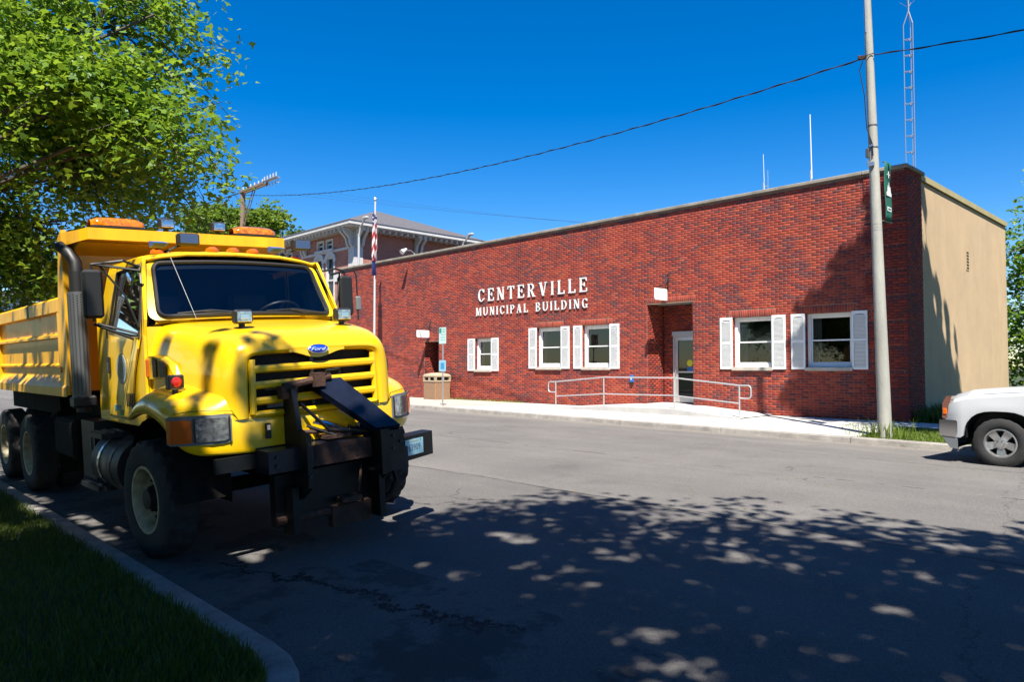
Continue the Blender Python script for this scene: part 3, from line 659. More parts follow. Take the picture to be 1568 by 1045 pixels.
# raised serif letters -------------------------------------------------------
def glyph(ch):
    """implicit slab-serif glyph on unit height; returns (width, f(x,y)->bool)"""
    s, h, k = .155, .07, .052     # stem, hairline/serif thickness, serif overhang
    R_ = []; E_ = []; Pg = []
    def stem(x, y0=0, y1=1, wd=s): R_.append((x, x+wd, y0, y1))
    def serif(x, wd=s, bot=True, top=True):
        if bot: R_.append((x-k, x+wd+k, 0, h))
        if top: R_.append((x-k, x+wd+k, 1-h, 1))
    def ln(a, c, wd): Pg.append((a, c, wd))
    if ch == 'I': W = s+2*k; stem(k); serif(k)
    elif ch == 'L': W = .62; stem(k); serif(k); R_.append((k, W, 0, h*1.15)); Pg.append(((W-.03, 0), (W-.005, .26), .07))
    elif ch == 'E': W = .66; stem(k); serif(k); R_.extend([(k, W-.02, 0, h*1.15), (k, W-.05, 1-h*1.15, 1), (k, .46, .48, .48+h)]); Pg.extend([((W-.03, 0), (W-.005, .27), .07), ((W-.06, 1), (W-.04, .76), .07), ((.44, .38), (.44, .65), .06)])
    elif ch == 'T': W = .70; stem(W/2-s/2); serif(W/2-s/2, top=False); R_.append((.02, W-.02, 1-h*1.15, 1)); Pg.extend([((.04, 1), (.02, .74), .07), ((W-.04, 1), (W-.02, .74), .07)])
    elif ch == 'N': W = .80; stem(k+.03, wd=.08); stem(W-k-.11, wd=.08); serif(k+.03, .08, top=False); serif(W-k-.11, .08, bot=False); R_.append((0, .2, 1-h, 1)); ln((.13, 1), (W-.15, 0), .19)
    elif ch == 'M': W = .98; stem(k+.03, wd=.08); stem(W-k-s, wd=s); serif(k+.03, .08); serif(W-k-s); ln((.15, 1), (W*.46, .05), .19); ln((W-.2, 1), (W*.47, .05), .09)
    elif ch == 'V': W = .80; ln((.14, 1), (.42, 0), .19); ln((.68, 1), (.44, 0), .08); R_.extend([(0, .30, 1-h, 1), (W-.25, W, 1-h, 1)])
    elif ch == 'A': W = .82; ln((.40, 1), (.15, 0), .08); ln((.41, 1), (.66, 0), .19); R_.extend([(0, .26, 0, h), (W-.31, W, 0, h), (.24, .6, .30, .30+h)])
    elif ch == 'U': W = .80; stem(k, .3, 1); R_.append((0, s+2*k, 1-h, 1)); stem(W-k-.08, .3, 1, .08); R_.append((W-2*k-.12, W, 1-h, 1)); E_.append(('ring', W/2+.0, .32, (W-2*k)/2, .33, s*.95, .10, 'bot'))
    elif ch in 'CG':
        W = .76; E_.append(('ring', .40, .5, .38, .51, s, .075, 'C')); R_.append((.64, .70, .70, .97))
        if ch == 'G': R_.extend([(.54, .71, .02, .40), (.46, .78, .40-h, .40)]); W = .80
        else: Pg.append(((.70, .14), (.73, .27), .055))
    elif ch == 'D': W = .78; stem(k); serif(k); E_.append(('half', .30, .5, .46, .5, s, h*1.1))
    elif ch == 'P': W = .66; stem(k); serif(k); E_.append(('half', .30, .72, .34, .28, s*.95, h))
    elif ch == 'R': W = .78; stem(k); serif(k); E_.append(('half', .30, .73, .35, .27, s*.95, h)); ln((.38, .48), (.62, .03), .18); R_.append((.50, .80, 0, h))
    elif ch == 'B': W = .70; stem(k); serif(k); E_.append(('half', .28, .745, .33, .255, s*.9, h)); E_.append(('half', .28, .265, .40, .265, s*.95, h))
    else: return .4, lambda x, y: False
    def f(x, y):
        for a, c, d, e in R_:
            if a <= x <= c and d <= y <= e: return True
        for (p, q, wd) in Pg:
            t = (y-p[1])/(q[1]-p[1]) if q[1] != p[1] else -1
            if 0 <= t <= 1 and abs(x-(p[0]+(q[0]-p[0])*t)) <= wd/2: return True
        for e in E_:
            kd, cx, cy, rx, ry, tx, ty = e[:7]; inn = ((x-cx)/rx)**2+((y-cy)/ry)**2 <= 1; inner = ((x-cx)/(rx-tx))**2+((y-cy)/(ry-ty))**2 <= 1
            if kd == 'half':
                if x >= cx and inn and not inner: return True
                if k < x < cx and cy-ry <= y <= cy+ry and not (cy-ry+ty < y < cy+ry-ty): return True
            elif e[7] == 'bot':
                if y <= cy and inn and not inner: return True
            else:
                if inn and not inner and not (x > cx+.14 and .26 < y < .74): return True
        return False
    return W, f
def letter_mesh(ch, H, dep=.03, n=44):
    W, f = glyph(ch); m = int(n*W)+1; c = 1.0/n; g = [[f((i+.5)*c, (j+.5)*c) for i in range(m)] for j in range(n)]
    V = []; F = []; vid = {}
    def vt(i, j, k):
        if (i, j, k) not in vid: vid[i, j, k] = len(V); V.append((i*c*H, -dep if k else 0, j*c*H))
        return vid[i, j, k]
    for j in range(n):
        for i in range(m):
            if not g[j][i]: continue
            F.append((vt(i, j, 1), vt(i+1, j, 1), vt(i+1, j+1, 1), vt(i, j+1, 1)))
            for (di, dj, e) in ((-1, 0, ((i, j), (i, j+1))), (1, 0, ((i+1, j+1), (i+1, j))), (0, -1, ((i+1, j), (i, j))), (0, 1, ((i, j+1), (i+1, j+1)))):
                a, d = i+di, j+dj
                if not (0 <= a < m and 0 <= d < n and g[d][a]): F.append((vt(*e[0], 1), vt(*e[1], 1), vt(*e[1], 0), vt(*e[0], 0))[::-1])
    me = bpy.data.meshes.new('letter'); me.from_pydata(V, [], F); me.materials.append(M_letter); return me, W*H
M_letter = pbr('white_letter', (.84, .84, .82), .45)
def sign_text(txt, x0, x1, zb, H, label, cat='sign'):
    root = thing('wall_lettering', label, cat, (x0, YF-.014, zb)); cache = {}; ws = []
    for ch in txt:
        if ch not in cache and ch != ' ': cache[ch] = letter_mesh(ch, H)
        ws.append(H*.55 if ch == ' ' else cache[ch][1])
    gap = ((x1-x0)-sum(ws))/(len(txt)-1); x = 0
    for ch, w_ in zip(txt, ws):
        if ch != ' ':
            o = bpy.data.objects.new('letter', cache[ch][0]); COL.objects.link(o); o.parent = root; o.location = (x, 0, 0)
        x += w_+gap
sign_text('CENTERVILLE', -22.66, -16.78, 4.40, .52, 'larger upper row of white raised serif letters reading CENTERVILLE on the brick wall')
sign_text('MUNICIPAL BUILDING', -22.80, -16.73, 3.82, .34, 'smaller lower row of white raised serif letters reading MUNICIPAL BUILDING on the brick wall')
# bracket signs
M_black = pbr('black_iron', (.015, .015, .016), .5); M_signw = pbr('sign_white', (.82, .82, .80), .4); M_print = pbr('grey_print', (.52, .57, .60), .6)
def bracket_sign(x, z0, z1, lines, label):
    t = thing('bracket_sign', label, 'sign', (x, YF, z0)); H = z1-z0
    y0, y1 = -.76, -.06; r = .06; pts = []
    for (cy, cz, a0) in ((y1-r, H-r, 0), (y0+r, H-r, pi/2), (y0+r, r, pi), (y1-r, r, 3*pi/2)):
        pts += [(cy+r*cos(a0+q), cz+r*sin(a0+q)) for q in np.linspace(0, pi/2, 5)]
    b = MB(); b.prism(pts, -.012, .012, 'x'); b.build('sign_panel', M_signw, t)
    for i in range(lines):   # worn, no longer legible print
        b = MB(); rr = random.Random(i+int(x*10)); zc = H*(.74-.5*i/max(lines-1, 1)); yy = y0+.09
        while yy < y1-.10:
            wd = rr.uniform(.012, .03); h_ = rr.uniform(.035, .05)
            for sx in (-1, 1): b.box(min(sx*.0122, sx*.0130), max(sx*.0122, sx*.0130), yy, yy+wd, zc-h_/2, zc+h_/2)
            yy += wd+rr.uniform(.008, .03)
        tag(b.build('faded_print', M_print, t), kind='stuff')
    b = MB(); b.tube([(0, 0, H+.06), (0, -.80, H+.06)], .012, 6); b.tube([(0, -.02, H+.42), (0, -.10, H+.22), (0, -.3, H+.12), (0, -.55, H+.07)], .012, 6); b.box(-.02, .02, -.012, -.002, H-.05, H+.5)
    for yy in (-.15, -.68): b.tube([(0, yy, H+.06), (0, yy, H-.01)], .006, 5)
    b.tube([(0, -.05, H+.16), (0, -.12, H+.24), (0, -.2, H+.18), (0, -.16, H+.1)], .008, 5); b.build('bracket', M_black, t)
bracket_sign(-13.37, 3.84, 4.22, 2, 'white rounded sign hanging from a black iron bracket above the recessed glass entrance')
bracket_sign(-25.94, 3.0, 3.33, 3, 'white rounded bracket sign above the left doorway behind the parking sign')
# parapet floodlights, antennas, lattice tower
M_galv = pbr('galvanised', (.45, .46, .47), .45, metal=.7); M_lite = pbr('pale_metal', (.6, .6, .6), .4, metal=.3)
t = thing('parapet_floodlight', 'white floodlight on the parapet above the brick wall near the old building', 'light', (-27.3, YF-.0, ZT+.09))
b = MB(); b.cyl((0, .1, 0), (0, .1, .1), .03); b.tube([(0, .1, .08), (0, -.1, .2), (0, -.5, .16)], .015, 6); b.build('arm', M_galv, t); b = MB(); b.cyl((0, -.35, .24), (0, -.62, .06), .05, .13, 12); b.build('lamp_head', M_signw, t)
def whip(x, y, z0, z1, r, label):
    t = thing('radio_antenna', label, 'antenna', (x, y, ZT-.5)); b = MB(); b.cyl((0, 0, 0), (0, 0, z0-ZT+.5), .035, n=8); b.build('mast', M_galv, t); b = MB(); b.cyl((0.03, 0, z0-ZT+.5-.3), (.0, 0, z1-ZT+.5), r, r*.7, 8); b.build('whip', M_signw, t); return t
whip(-10.37, 24, 8.3, 10.2, .022, 'tall thin white whip antenna on the roof right of the middle')
t2 = whip(-12.05, 24, 8.2, 9.2, .012, 'short faint twin-rod antenna on the roof, leftmost of the roof antennas')
b = MB(); b.tube([(0, 0, 1.75), (.16, 0, 1.75)], .01, 5); b.cyl((.16, 0, 1.35), (.16, 0, 2.3), .01, n=6); b.build('side_rod', M_galv, t2)
t = thing('lattice_tower', 'slender galvanised triangular lattice radio tower on the roof behind the corner', 'antenna tower', (-7.28, 24, ZT-.5))
M_galv_ = M_galv; M_galv = pbr('dull_tower_steel', (.30, .31, .33), .6, metal=.3); legs = [(-.13, -.07), (.13, -.07), (.0, .15)]; b = MB(); HT = 12.65-ZT+.5
for (lx, ly) in legs: b2 = MB(); b2.cyl((lx, ly, 0), (lx, ly, HT-.45), .012, n=6); b2.cyl((lx, ly, HT-.45), (0, 0, HT), .014, n=6); b2.build('tower_leg', M_galv, t)
for i in range(11):
    z = .45+i*.5
    if z > HT-.4: break
    b = MB()
    for k in range(3):
        p, q = legs[k], legs[(k+1) % 3]; b.cyl((p[0], p[1], z), (q[0], q[1], z), .008, n=5, caps=False); 
    b.cyl((-.13, -.07, z+.03), (.0, .15, z+.03), .006, n=4, caps=False); b.cyl((0, 0, z-.03), (0, 0, z+.03), .02, n=5); b.build('cross_brace', M_galv, t)
b = MB(); b.cyl((0, 0, HT-.1), (0, 0, HT+2.5), .022, n=8); b.tube([(-.25, 0, HT+.35), (0, 0, HT+.1), (.25, 0, HT+.35)], .006, 4); b.tube([(0, -.25, HT+.35), (0, 0, HT+.1), (0, .25, HT+.35)], .006, 4); b.build('mast', M_galv, t)
M_galv = M_galv_
# handrail and raised ramp
RZ = [(-16.8, .302), (-14.6, .45), (-12.0, .47), (-9.85, .302)]
b = MB(); rows = []
for (x, z) in RZ: rows.append([(x, 18.12, .2), (x, 18.12, z-.004), (x, 18.14, z), (x, 19.985, z+.02)])
b.grid(rows); tag(b.build('entrance_ramp', M_walk), kind='structure')
b = MB(); b.box(REC[0][0]+.01, REC[0][1]-.01, YF-.03, YF+.93, .2, .49); tag(b.build('entrance_landing', M_walk), kind='structure')
M_rail = pbr('rail_galvanised', (.46, .46, .45), .45, metal=.5)
t = thing('handrail', 'galvanised pipe handrail with rounded ends along the concrete entrance ramp', 'handrail')
PX = [(-16.67, .30, 1.19), (-14.6, .44, 1.365), (-11.98, .46, 1.375), (-9.91, .30, 1.19)]; yr = 18.2
for (x, zb, zt) in PX:
    b = MB(); b.cyl((x, yr, zb), (x, yr, zt), .021, n=8); b.cyl((x, yr, zb), (x, yr, zb+.01), .06, n=10); b.build('post', M_rail, t)
b = MB(); b.tube([(x, yr, zt) for x, zb, zt in PX], .021); b.build('top_rail', M_rail, t)
b = MB(); b.tube([(x, yr, zb+(.40 if i in (0, 3) else .395)) for i, (x, zb, zt) in enumerate(PX)], .019); b.build('mid_rail', M_rail, t)
for (x, zt, s) in ((-16.67, 1.19, -1), (-9.91, 1.19, 1)):
    pts = [(x, yr, zt), (x+s*.25, yr, zt)]+[(x+s*(.25+.09*sin(q)), yr, zt-.09+.09*cos(q)) for q in np.linspace(.3, pi/2, 4)]+[(x+s*(.25+.09*cos(q)), yr, zt-.26-.09*sin(q)) for q in np.linspace(0, pi/2, 4)]+[(x, yr, zt-.35)]
    b = MB(); b.tube(pts, .02); b.build('end_loop', M_rail, t)
# ================================================================ DUMP TRUCK (local: x forward, y its left, z up)
M_yel = pbr('yellow_paint', (1.0, .60, .004), .28, coat=.6, var=.05, scale=1.3, weather=.07)
M_oran = pbr('dump_body_yellow', (1.0, .50, .004), .45, coat=.12, weather=.2, var=.16, scale=2.6, bump=.10, bscale=4, stretch=(2.5, 1, .25))
M_blk = pbr('black_paint', (.005, .006, .007), .45, spec=.3, var=.35, scale=6); M_rub = pbr('tyre_rubber', (.022, .021, .021), .85, var=.3, scale=8, bump=.3, bscale=60)
M_trim = pbr('black_trim', (.012, .012, .012), .5); M_grime = pbr('chassis_grime', (.010, .009, .008), .9, spec=.15, var=.5, scale=7, bump=.4, bscale=25)
M_rim = pbr('white_rim', (.66, .58, .36), .6, var=.3, scale=7, col2=(.26, .19, .10)); M_alum = pbr('aluminium', (.50, .50, .50), .3, metal=.85, var=.15, scale=5)
M_chr = pbr('chrome', (.65, .65, .66), .12, metal=1.0); M_rust = pbr('rusty_steel', (.06, .026, .016), .85, metal=.1, var=.5, scale=9, bump=.4)
M_amb = pbr('amber_lens', (.75, .13, .004), .18, coat=.5, var=.1); M_ambd = pbr('amber_beacon', (.55, .16, .004), .10, coat=1.0, var=.6, scale=22)
M_red = pbr('red_lens', (.55, .02, .008), .25, coat=.5); M_grey = pbr('grey_bezel', (.16, .17, .18), .5); M_step = pbr('step_metal', (.03, .033, .037), .5, metal=.4, var=.3, scale=12, bump=.3)
M_tank = pbr('painted_tank', (.022, .022, .024), .55, spec=.3, var=.5, scale=4); M_lens = pbr('lamp_lens', (.42, .44, .46), .12, metal=.9, bump=.12, bscale=16, var=.5, scale=22); M_lensd = pbr('dark_lens', (.08, .12, .22), .08, metal=.3, bump=.2, bscale=30)
M_wsg = glass('windscreen_glass', (.70, .76, .78), .8); M_sg = glass('cab_side_glass', (.72, .76, .78), .8); M_sgd = glass('cab_tinted_glass', (.16, .17, .18), .9); M_navy = pbr('navy_steel', (.006, .009, .022), .32, var=.5, scale=5, coat=.15, spec=.35)
M_seat = pbr('cab_vinyl', (.02, .022, .03), .7); M_blue = pbr('badge_blue', (.01, .06, .45), .2, coat=.6)
TR = thing('dump_truck', 'yellow tandem-axle municipal dump truck with plow hitch parked at the near kerb', 'dump truck', (-6.85, 3.38, .095), rot=(radians(4.0), 0, 0))
H = TR
# ---- bonnet shell
def zt(x): return float(np.interp(x, [-.36, 0, .3, .6, .75, .85, .93, .97], [2.10, 2.07, 2.04, 2.00, 1.97, 1.935, 1.89, 1.86]))
def ysh(x): return float(np.interp(x, [-.36, .3, .75, .95], [.94, .86, .78, .74]))
def prof(x, zc, y, f=0): return [(x, 0, zc), (x, y*.5, zc-.006), (x, y-.10, zc-.018), (x-.0, y-.008, zc-.085), (x, y+.03, (zc+1.46)/2), (x, y+.05, 1.48), (x, y+.05, 1.22)]
rows = [prof(x, zt(x), ysh(x)) for x in (-.36, -.345, -.1, .2, .5, .75, .885)]
zc = zt(.93); y = .735
rows.append([(.945, 0, zc-.01), (.945, .37, zc-.02), (.945, .63, zc-.03), (.935, .735, zc-.10), (.93, .775, 1.65), (.915, .79, 1.48), (.915, .79, 1.22)])
rows.append([(.985, 0, 1.815), (.985, .37, 1.81), (.98, .60, 1.80), (.968, .70, 1.75), (.962, .72, 1.62), (.96, .735, 1.48), (.96, .735, 1.22)])
rows.append([(.985, 0, 1.755), (.985, .37, 1.755), (.98, .612, 1.75), (.972, .622, 1.70), (.968, .625, 1.6), (.968, .63, 1.48), (.968, .635, 1.22)])
rows.append([(.90, 0, 1.745), (.90, .37, 1.745), (.89, .607, 1.74), (.885, .612, 1.69), (.88, .615, 1.6), (.88, .62, 1.48), (.88, .625, 1.22)])
b = MB(); b.grid(rows); b.mirror_y(); hood = b.build('hood', M_yel, H, smooth=True, merge=True, sub=2)
# raised lip for the badge
b = MB(); pts = [(.27*u, 1.755-.058*(cos(pi*u)+1)/2) for u in np.linspace(-1, 1, 15)]; b.prism([(p[0], p[1]) for p in pts]+[(.27, 1.775), (-.27, 1.775)], .945, .99, 'x'); b.build('header_dip', M_yel, hood, smooth=False)
b = MB(); b.lathe([(.001, .022), (.9, .022), (1.0, .012), (1.0, 0)], (0, 0, 0), 'x', 32); bd = b.build('badge', M_blue, hood, smooth=True); bd.scale = (1, .100, .043); bd.location = (.985, 0, 1.768); bd.rotation_euler = (0, radians(-12), 0)
b = MB(); b.lathe([(.93, .0225), (.955, .026), (.99, .02), (1.0, .005)], (0, 0, 0), 'x', 32); text_mb(b, 'Ford', 1.0, face_px(.024, 0, -.05) @ Matrix(((1, .35, 0, 0), (0, 1, 0, 0), (0, 0, 1, 0), (0, 0, 0, 1))), .001, width=.72); br = b.build('badge_script', pbr('badge_silver', (.75, .78, .82), .25, metal=.5), hood); br.scale = (1, .100, .043); br.location = (.985, 0, 1.768); br.rotation_euler = (0, radians(-12), 0)
# ---- grille: frame and bars
b = MB(); b.box(.80, .84, -.61, .61, 1.22, 1.74); b.build('radiator', pbr('radiator_dark', (.012, .008, .007), .8, var=.6, scale=20), H)
for c_, d_ in (((.87, -.42, 1.62), (.03, .12, .05)), ((.87, -.38, 1.46), (.03, .15, .05)), ((.87, .32, 1.6), (.03, .2, .03)), ((.87, -.35, 1.31), (.03, .2, .05)), ((.86, 0, 1.5), (.02, .03, .45))): b = MB(); b.cbox(c_, d_); b.build('radiator_bracket', M_grey, H)
zz = [1.625, 1.49, 1.355]
for z in zz:
    b = MB(); h = .033
    sec = [(.955, z-h), (.975, z-h*.6), (.978, z+h*.3), (.965, z+h), (.90, z+h), (.90, z-h)]
    b.prism([(a, c) for a, c in sec], -.60, .60, 'y'); b.build('grille_bar', M_yel, H, smooth=True, angle=30)
b = MB()
for s in (-1, 1): b.tube([(.945, s*.595, 1.71), (.95, s*.60, 1.5), (.95, s*.605, 1.25)], .03, 8)
b.tube([(.95, -.605, 1.245), (.955, 0, 1.24), (.95, .605, 1.245)], .028, 8); b.build('grille_frame', M_yel, H, smooth=True)
# ---- fender and lower fascia
c0 = [(-.36, 1.2, 1.20), (-.17, 1.2, 1.255), (.08, 1.2, 1.285), (.34, 1.2, 1.245), (.54, 1.195, 1.165), (.69, 1.17, 1.03), (.80, 1.09, .945), (.905, .93, .94), (.95, .76, .935), (.96, .6, .93), (.965, .3, .93), (.965, 0, .93)]
c1 = [(-0.36, 1.205, 1.235), (-0.17, 1.215, 1.33), (0.08, 1.22, 1.375), (0.34, 1.22, 1.355), (0.54, 1.215, 1.315), (0.69, 1.165, 1.275), (0.8, 1.07, 1.25), (0.9, 0.91, 1.25), (0.945, 0.76, 1.2), (0.955, 0.6, 1.14), (0.96, 0.3, 1.12), (0.96, 0, 1.12)]
c2 = [(-0.36, 1.15, 1.27), (-0.17, 1.16, 1.41), (0.08, 1.165, 1.455), (0.34, 1.165, 1.435), (0.54, 1.15, 1.395), (0.68, 1.1, 1.36), (0.785, 1.0, 1.335), (0.875, 0.88, 1.335), (0.925, 0.775, 1.33), (0.955, 0.6, 1.205), (0.96, 0.3, 1.2), (0.96, 0, 1.2)]
c3 = [(-0.36, 1.02, 1.31), (-0.17, 1.02, 1.475), (0.08, 1.02, 1.515), (0.34, 1.01, 1.485), (0.54, 0.99, 1.455), (0.66, 0.96, 1.43), (0.75, 0.9, 1.41), (0.84, 0.84, 1.4), (0.91, 0.765, 1.39), (0.92, 0.6, 1.225), (0.92, 0.3, 1.22), (0.92, 0, 1.22)]
c4 = [(-0.36, 0.92, 1.33), (-0.17, 0.915, 1.495), (0.08, 0.91, 1.535), (0.34, 0.88, 1.505), (0.54, 0.85, 1.475), (0.66, 0.83, 1.45), (0.74, 0.81, 1.435), (0.82, 0.79, 1.425), (0.89, 0.76, 1.42), (0.86, 0.6, 1.226), (0.86, 0.3, 1.222), (0.86, 0, 1.222)]
lowi = [(x-.02 if i > 4 else x, y_-.05, z+.0) for i, (x, y_, z) in enumerate(c0)]
b = MB(); b.grid([lowi, c0, c1, c2, c3, c4]); b.mirror_y(); fen = b.build('fender', M_yel, H, smooth=True, merge=True, sub=2)
# dark inner arches
for s in (-1, 1):
    b = MB(); r0 = .60; pr_ = [(.05+r0*1.1*cos(t), .62+r0*1.02*sin(t)) for t in np.linspace(-.1, pi+.1, 14)]
    b.grid([[(x, s*1.13, z), (x, s*.72, z)] for x, z in pr_]); b.add([(.7, s*.72, .5), (-.6, s*.72, .5), (-.6, s*.72, 1.3), (.7, s*.72, 1.3)], [(0, 1, 2, 3)])
    b.build('wheel_well', M_grime, H, smooth=True)
# seam between fender and nose
# ---- head lamps (follow the plan curve)
def planpt(t, z, s, off=.0):
    P_ = [(.60, 1.19), (.69, 1.165), (.80, 1.07), (.90, .915), (.945, .765)]
    n = len(P_)-1; i = min(int(t*n), n-1); f = t*n-i; x = P_[i][0]*(1-f)+P_[i+1][0]*f; y_ = P_[i][1]*(1-f)+P_[i+1][1]*f
    d = Vector((P_[i+1][0]-P_[i][0], P_[i+1][1]-P_[i][1])).normalized(); nx, ny = -d.y, d.x
    if nx < 0: nx, ny = -nx, -ny
    return (x+nx*off, s*(y_+ny*off), z)
for s in (-1, 1):
    def panel(name, t0, t1, z0, z1, off, m, dz=0, par=H, n=8, rnd=.012):
        b = MB(); rows = []
        for i in range(n+1):
            t = t0+(t1-t0)*i/n; e = rnd if i in (0, n) else 0
            rows.append([planpt(t, z0+e-dz*(1-t), s, 0), planpt(t, z0+e-dz*(1-t)*.0, s, off), planpt(t, z1-e, s, off), planpt(t, z1-e, s, 0)])
        b.grid(rows); b.add(rows[0], [(0, 1, 2, 3)]); b.add(rows[-1], [(0, 1, 2, 3)]); return b.build(name, m, par, smooth=True, angle=25)
    bz = panel('lamp_bezel', .04, .955, 1.04, 1.28, .012, M_grey)
    hl = panel('headlight', .56, .915, 1.065, 1.255, .024, M_lens, par=H)
    for t in (.545, .93): b = MB(); b.tube([planpt(t, 1.06, s, .02), planpt(t, 1.26, s, .02)], .006, 5); b.build('lamp_trim', M_trim, hl)
    panel('turn_signal', .08, .52, 1.06, 1.25, .022, M_amb, par=H)
for s in (-1, 1):
    b = MB(); b.tube([(.957, s*.62, 1.212), (.948, s*.74, 1.225), planpt(.97, 1.30, s, .001), planpt(.75, 1.315, s, .001), planpt(.5, 1.318, s, .001), planpt(.25, 1.30, s, .001)], .0035, 4); b.build('panel_seam', M_trim, fen)
# side vent bubble with slots and marker
for s in (-1, 1):
    vb = []; X0, X1, Z0, Z1 = -.35, .24, 1.555, 1.77; yy = lambda x: ysh(x)+.035
    outl = [(X0, Z0), (X0, Z1), (X0+.06, Z1+.025), (X0+.30, Z1+.0), (X0+.47, Z1-.07), (X1, Z0)]
    b = MB(); n = len(outl); base = [(x, s*(yy(x)+.0), z) for x, z in outl]; topv = [(x+(.02 if x < -.1 else -.03), s*(yy(x)+.05), z+(.012 if z == Z0 else -.015)) for x, z in outl]
    b.add(base+topv, [tuple(range(n, 2*n))]+[(i, (i+1) % n, n+(i+1) % n, n+i) for i in range(n)]); v_ = b.build('side_vent', M_yel, hood, smooth=False)
    for a, c, zt_ in ((-.22, -.12, 1.765), (-.04, .07, 1.735)):
        b = MB(); yv = s*(yy(-.1)+.066); b.prism([(a, Z0+.03), (c, Z0+.03), (c, zt_-.05), (c-.02, zt_-.02), (a, zt_)], min(yv, yv-s*.02), max(yv, yv-s*.02), 'y'); b.build('vent_slot', M_trim, hood)
    b = MB(); yv = s*(yy(-.31)+.05); b.cbox((-.305, yv, 1.665), (.055, .03, .17), bev=.01); b.build('side_marker', M_amb, hood)
# fender turn lamp on a stalk
for s in (-1, 1):
    b = MB(); b.mat(M_trim); b.cyl((.42, s*1.04, 1.42), (.42, s*1.04, 1.50), .025, n=10); b.cbox((.42, s*1.04, 1.55), (.09, .13, .125), bev=.012); fl = b.build('fender_lamp', None, H)
    b = MB(); b.lathe([(.045, 0), (.035, .016), (.001, .022)], (.465, s*1.04, 1.55), 'x', 16); b.build('lens', M_red, fl, smooth=True)
# ---- work lamps on the bonnet
def worklamp(name, x, y, z, w_, h_, d_, stem, lensm, par=H, tilt=0):
    b = MB(); b.mat(M_trim); b.cyl((x-.02, y, z), (x-.02, y, z+stem), .028, n=10); b.cyl((x-.02, y, z-.01), (x-.02, y, z+.015), .05, n=12)
    M = Matrix.Translation((x, y, z+stem+h_/2)) @ Matrix.Rotation(tilt, 4, 'Z'); b2 = MB()
    b.cbox(tuple(M @ Vector((0, 0, 0))), (d_, w_, h_), rot=M.to_3x3(), bev=.018); lo = b.build(name, None, par)
    b = MB(); b.cbox(tuple(M @ Vector((d_/2+.002, 0, 0))), (.012, w_-.03, h_-.03), rot=M.to_3x3(), bev=.005); b.build('lens', lensm, lo); b = MB(); b.cbox(tuple(M @ Vector((d_/2+.009, 0, 0))), (.006, w_*.5, h_*.35), rot=M.to_3x3(), bev=.002); b.build('bulb', M_chr, lo); return lo
for s in (-1, 1): worklamp('work_lamp', .60, s*.50, zt(.6)-.02, .165, .125, .09, .045, M_lens)
# ---- cab shell
yl = lambda z: float(np.interp(z, [1.13, 1.6, 2.1, 2.65, 2.78], [1.03, 1.04, 1.02, .945, .90]))
def cp(x, z, s): return (x, s*yl(z), z)
def cabpanel(name, pts, s, m, par, th=.03):
    b = MB(); n = len(pts); o = [cp(x, z, s) for x, z in pts]; i_ = [(x, s*(yl(z)-th), z) for x, z in pts]
    b.add(o+i_, [tuple(range(n)), tuple(range(n, 2*n))[::-1]]+[(k, n+k, n+(k+1) % n, (k+1) % n) for k in range(n)]); return b.build(name, m, par)
CAB = MB()
win = [(-1.30, 2.64), (-.62, 2.655), (-.50, 2.45), (-.47, 1.97), (-.80, 1.985), (-1.43, 2.06)]
for s in (-1, 1):
    def quad(pts):
        CAB.add([cp(x, z, s) for x, z in pts], [tuple(range(len(pts)))])
    quad([(-1.86, 1.13), (-1.43, 1.13), (-1.43, 2.06), (-1.86, 2.06)]); quad([(-1.43, 1.13), (-.80, 1.13), (-.80, 1.985), (-1.43, 2.06)]); quad([(-.80, 1.13), (-.36, 1.13), (-.36, 1.97), (-.47, 1.97), (-.80, 1.985)])
    quad([(-1.86, 2.06), (-1.43, 2.06), (-1.30, 2.64), (-1.66, 2.64)]); quad([(-1.66, 2.64), (-1.30, 2.64), (-.62, 2.655), (-.60, 2.73), (-1.62, 2.75)])
    quad([(-.47, 1.97), (-.36, 1.97), (-.34, 2.12), (-.585, 2.70), (-.60, 2.73), (-.62, 2.655), (-.50, 2.45)])
zr = lambda x, y: 2.84-.09*(abs(y)/.92)**3-.05*max(0, (x+.85)/.27)**2-.05*max(0, (-1.3-x)/.3)**2
rows = []
for x in (-1.64, -1.5, -1.2, -.95, -.78, -.66, -.60): rows.append([(x, y_, zr(x, y_)) if abs(y_) < .9 else (x, y_, 2.735) for y_ in (-.915, -.88, -.75, -.5, 0, .5, .75, .88, .915)])
b = MB(); b.grid(rows); b.build('roof_panel', M_yel, H, smooth=True, solid=.03)
CAB.grid([[(-1.86, y_, 1.13), (-1.86, y_, 2.06), (-1.66, y_*.93, 2.64), (-1.62, y_*.9, 2.75)] for y_ in (-1.02, -.5, .5, 1.02)])
CAB.grid([[(-.36, y_, 1.13), (-.36, y_, 2.05)] for y_ in (-1.0, 1.0)]); CAB.grid([[(-1.86, y_, 1.13), (-.36, y_, 1.13)] for y_ in (-1.0, 1.0)])
cab = CAB.build('cab', M_yel, H, solid=.025)
# cowl top filling between bonnet and windscreen
b = MB(); b.grid([[(-.40, y_, 2.06), (-.33, y_, 2.10-.02*(abs(y_)/.9)**2), (-.26+.10*0-.10*(abs(y_)/.9)**2, y_, 2.115)] for y_ in np.linspace(-.92, .92, 13)]); b.build('cowl', M_yel, H, smooth=True)
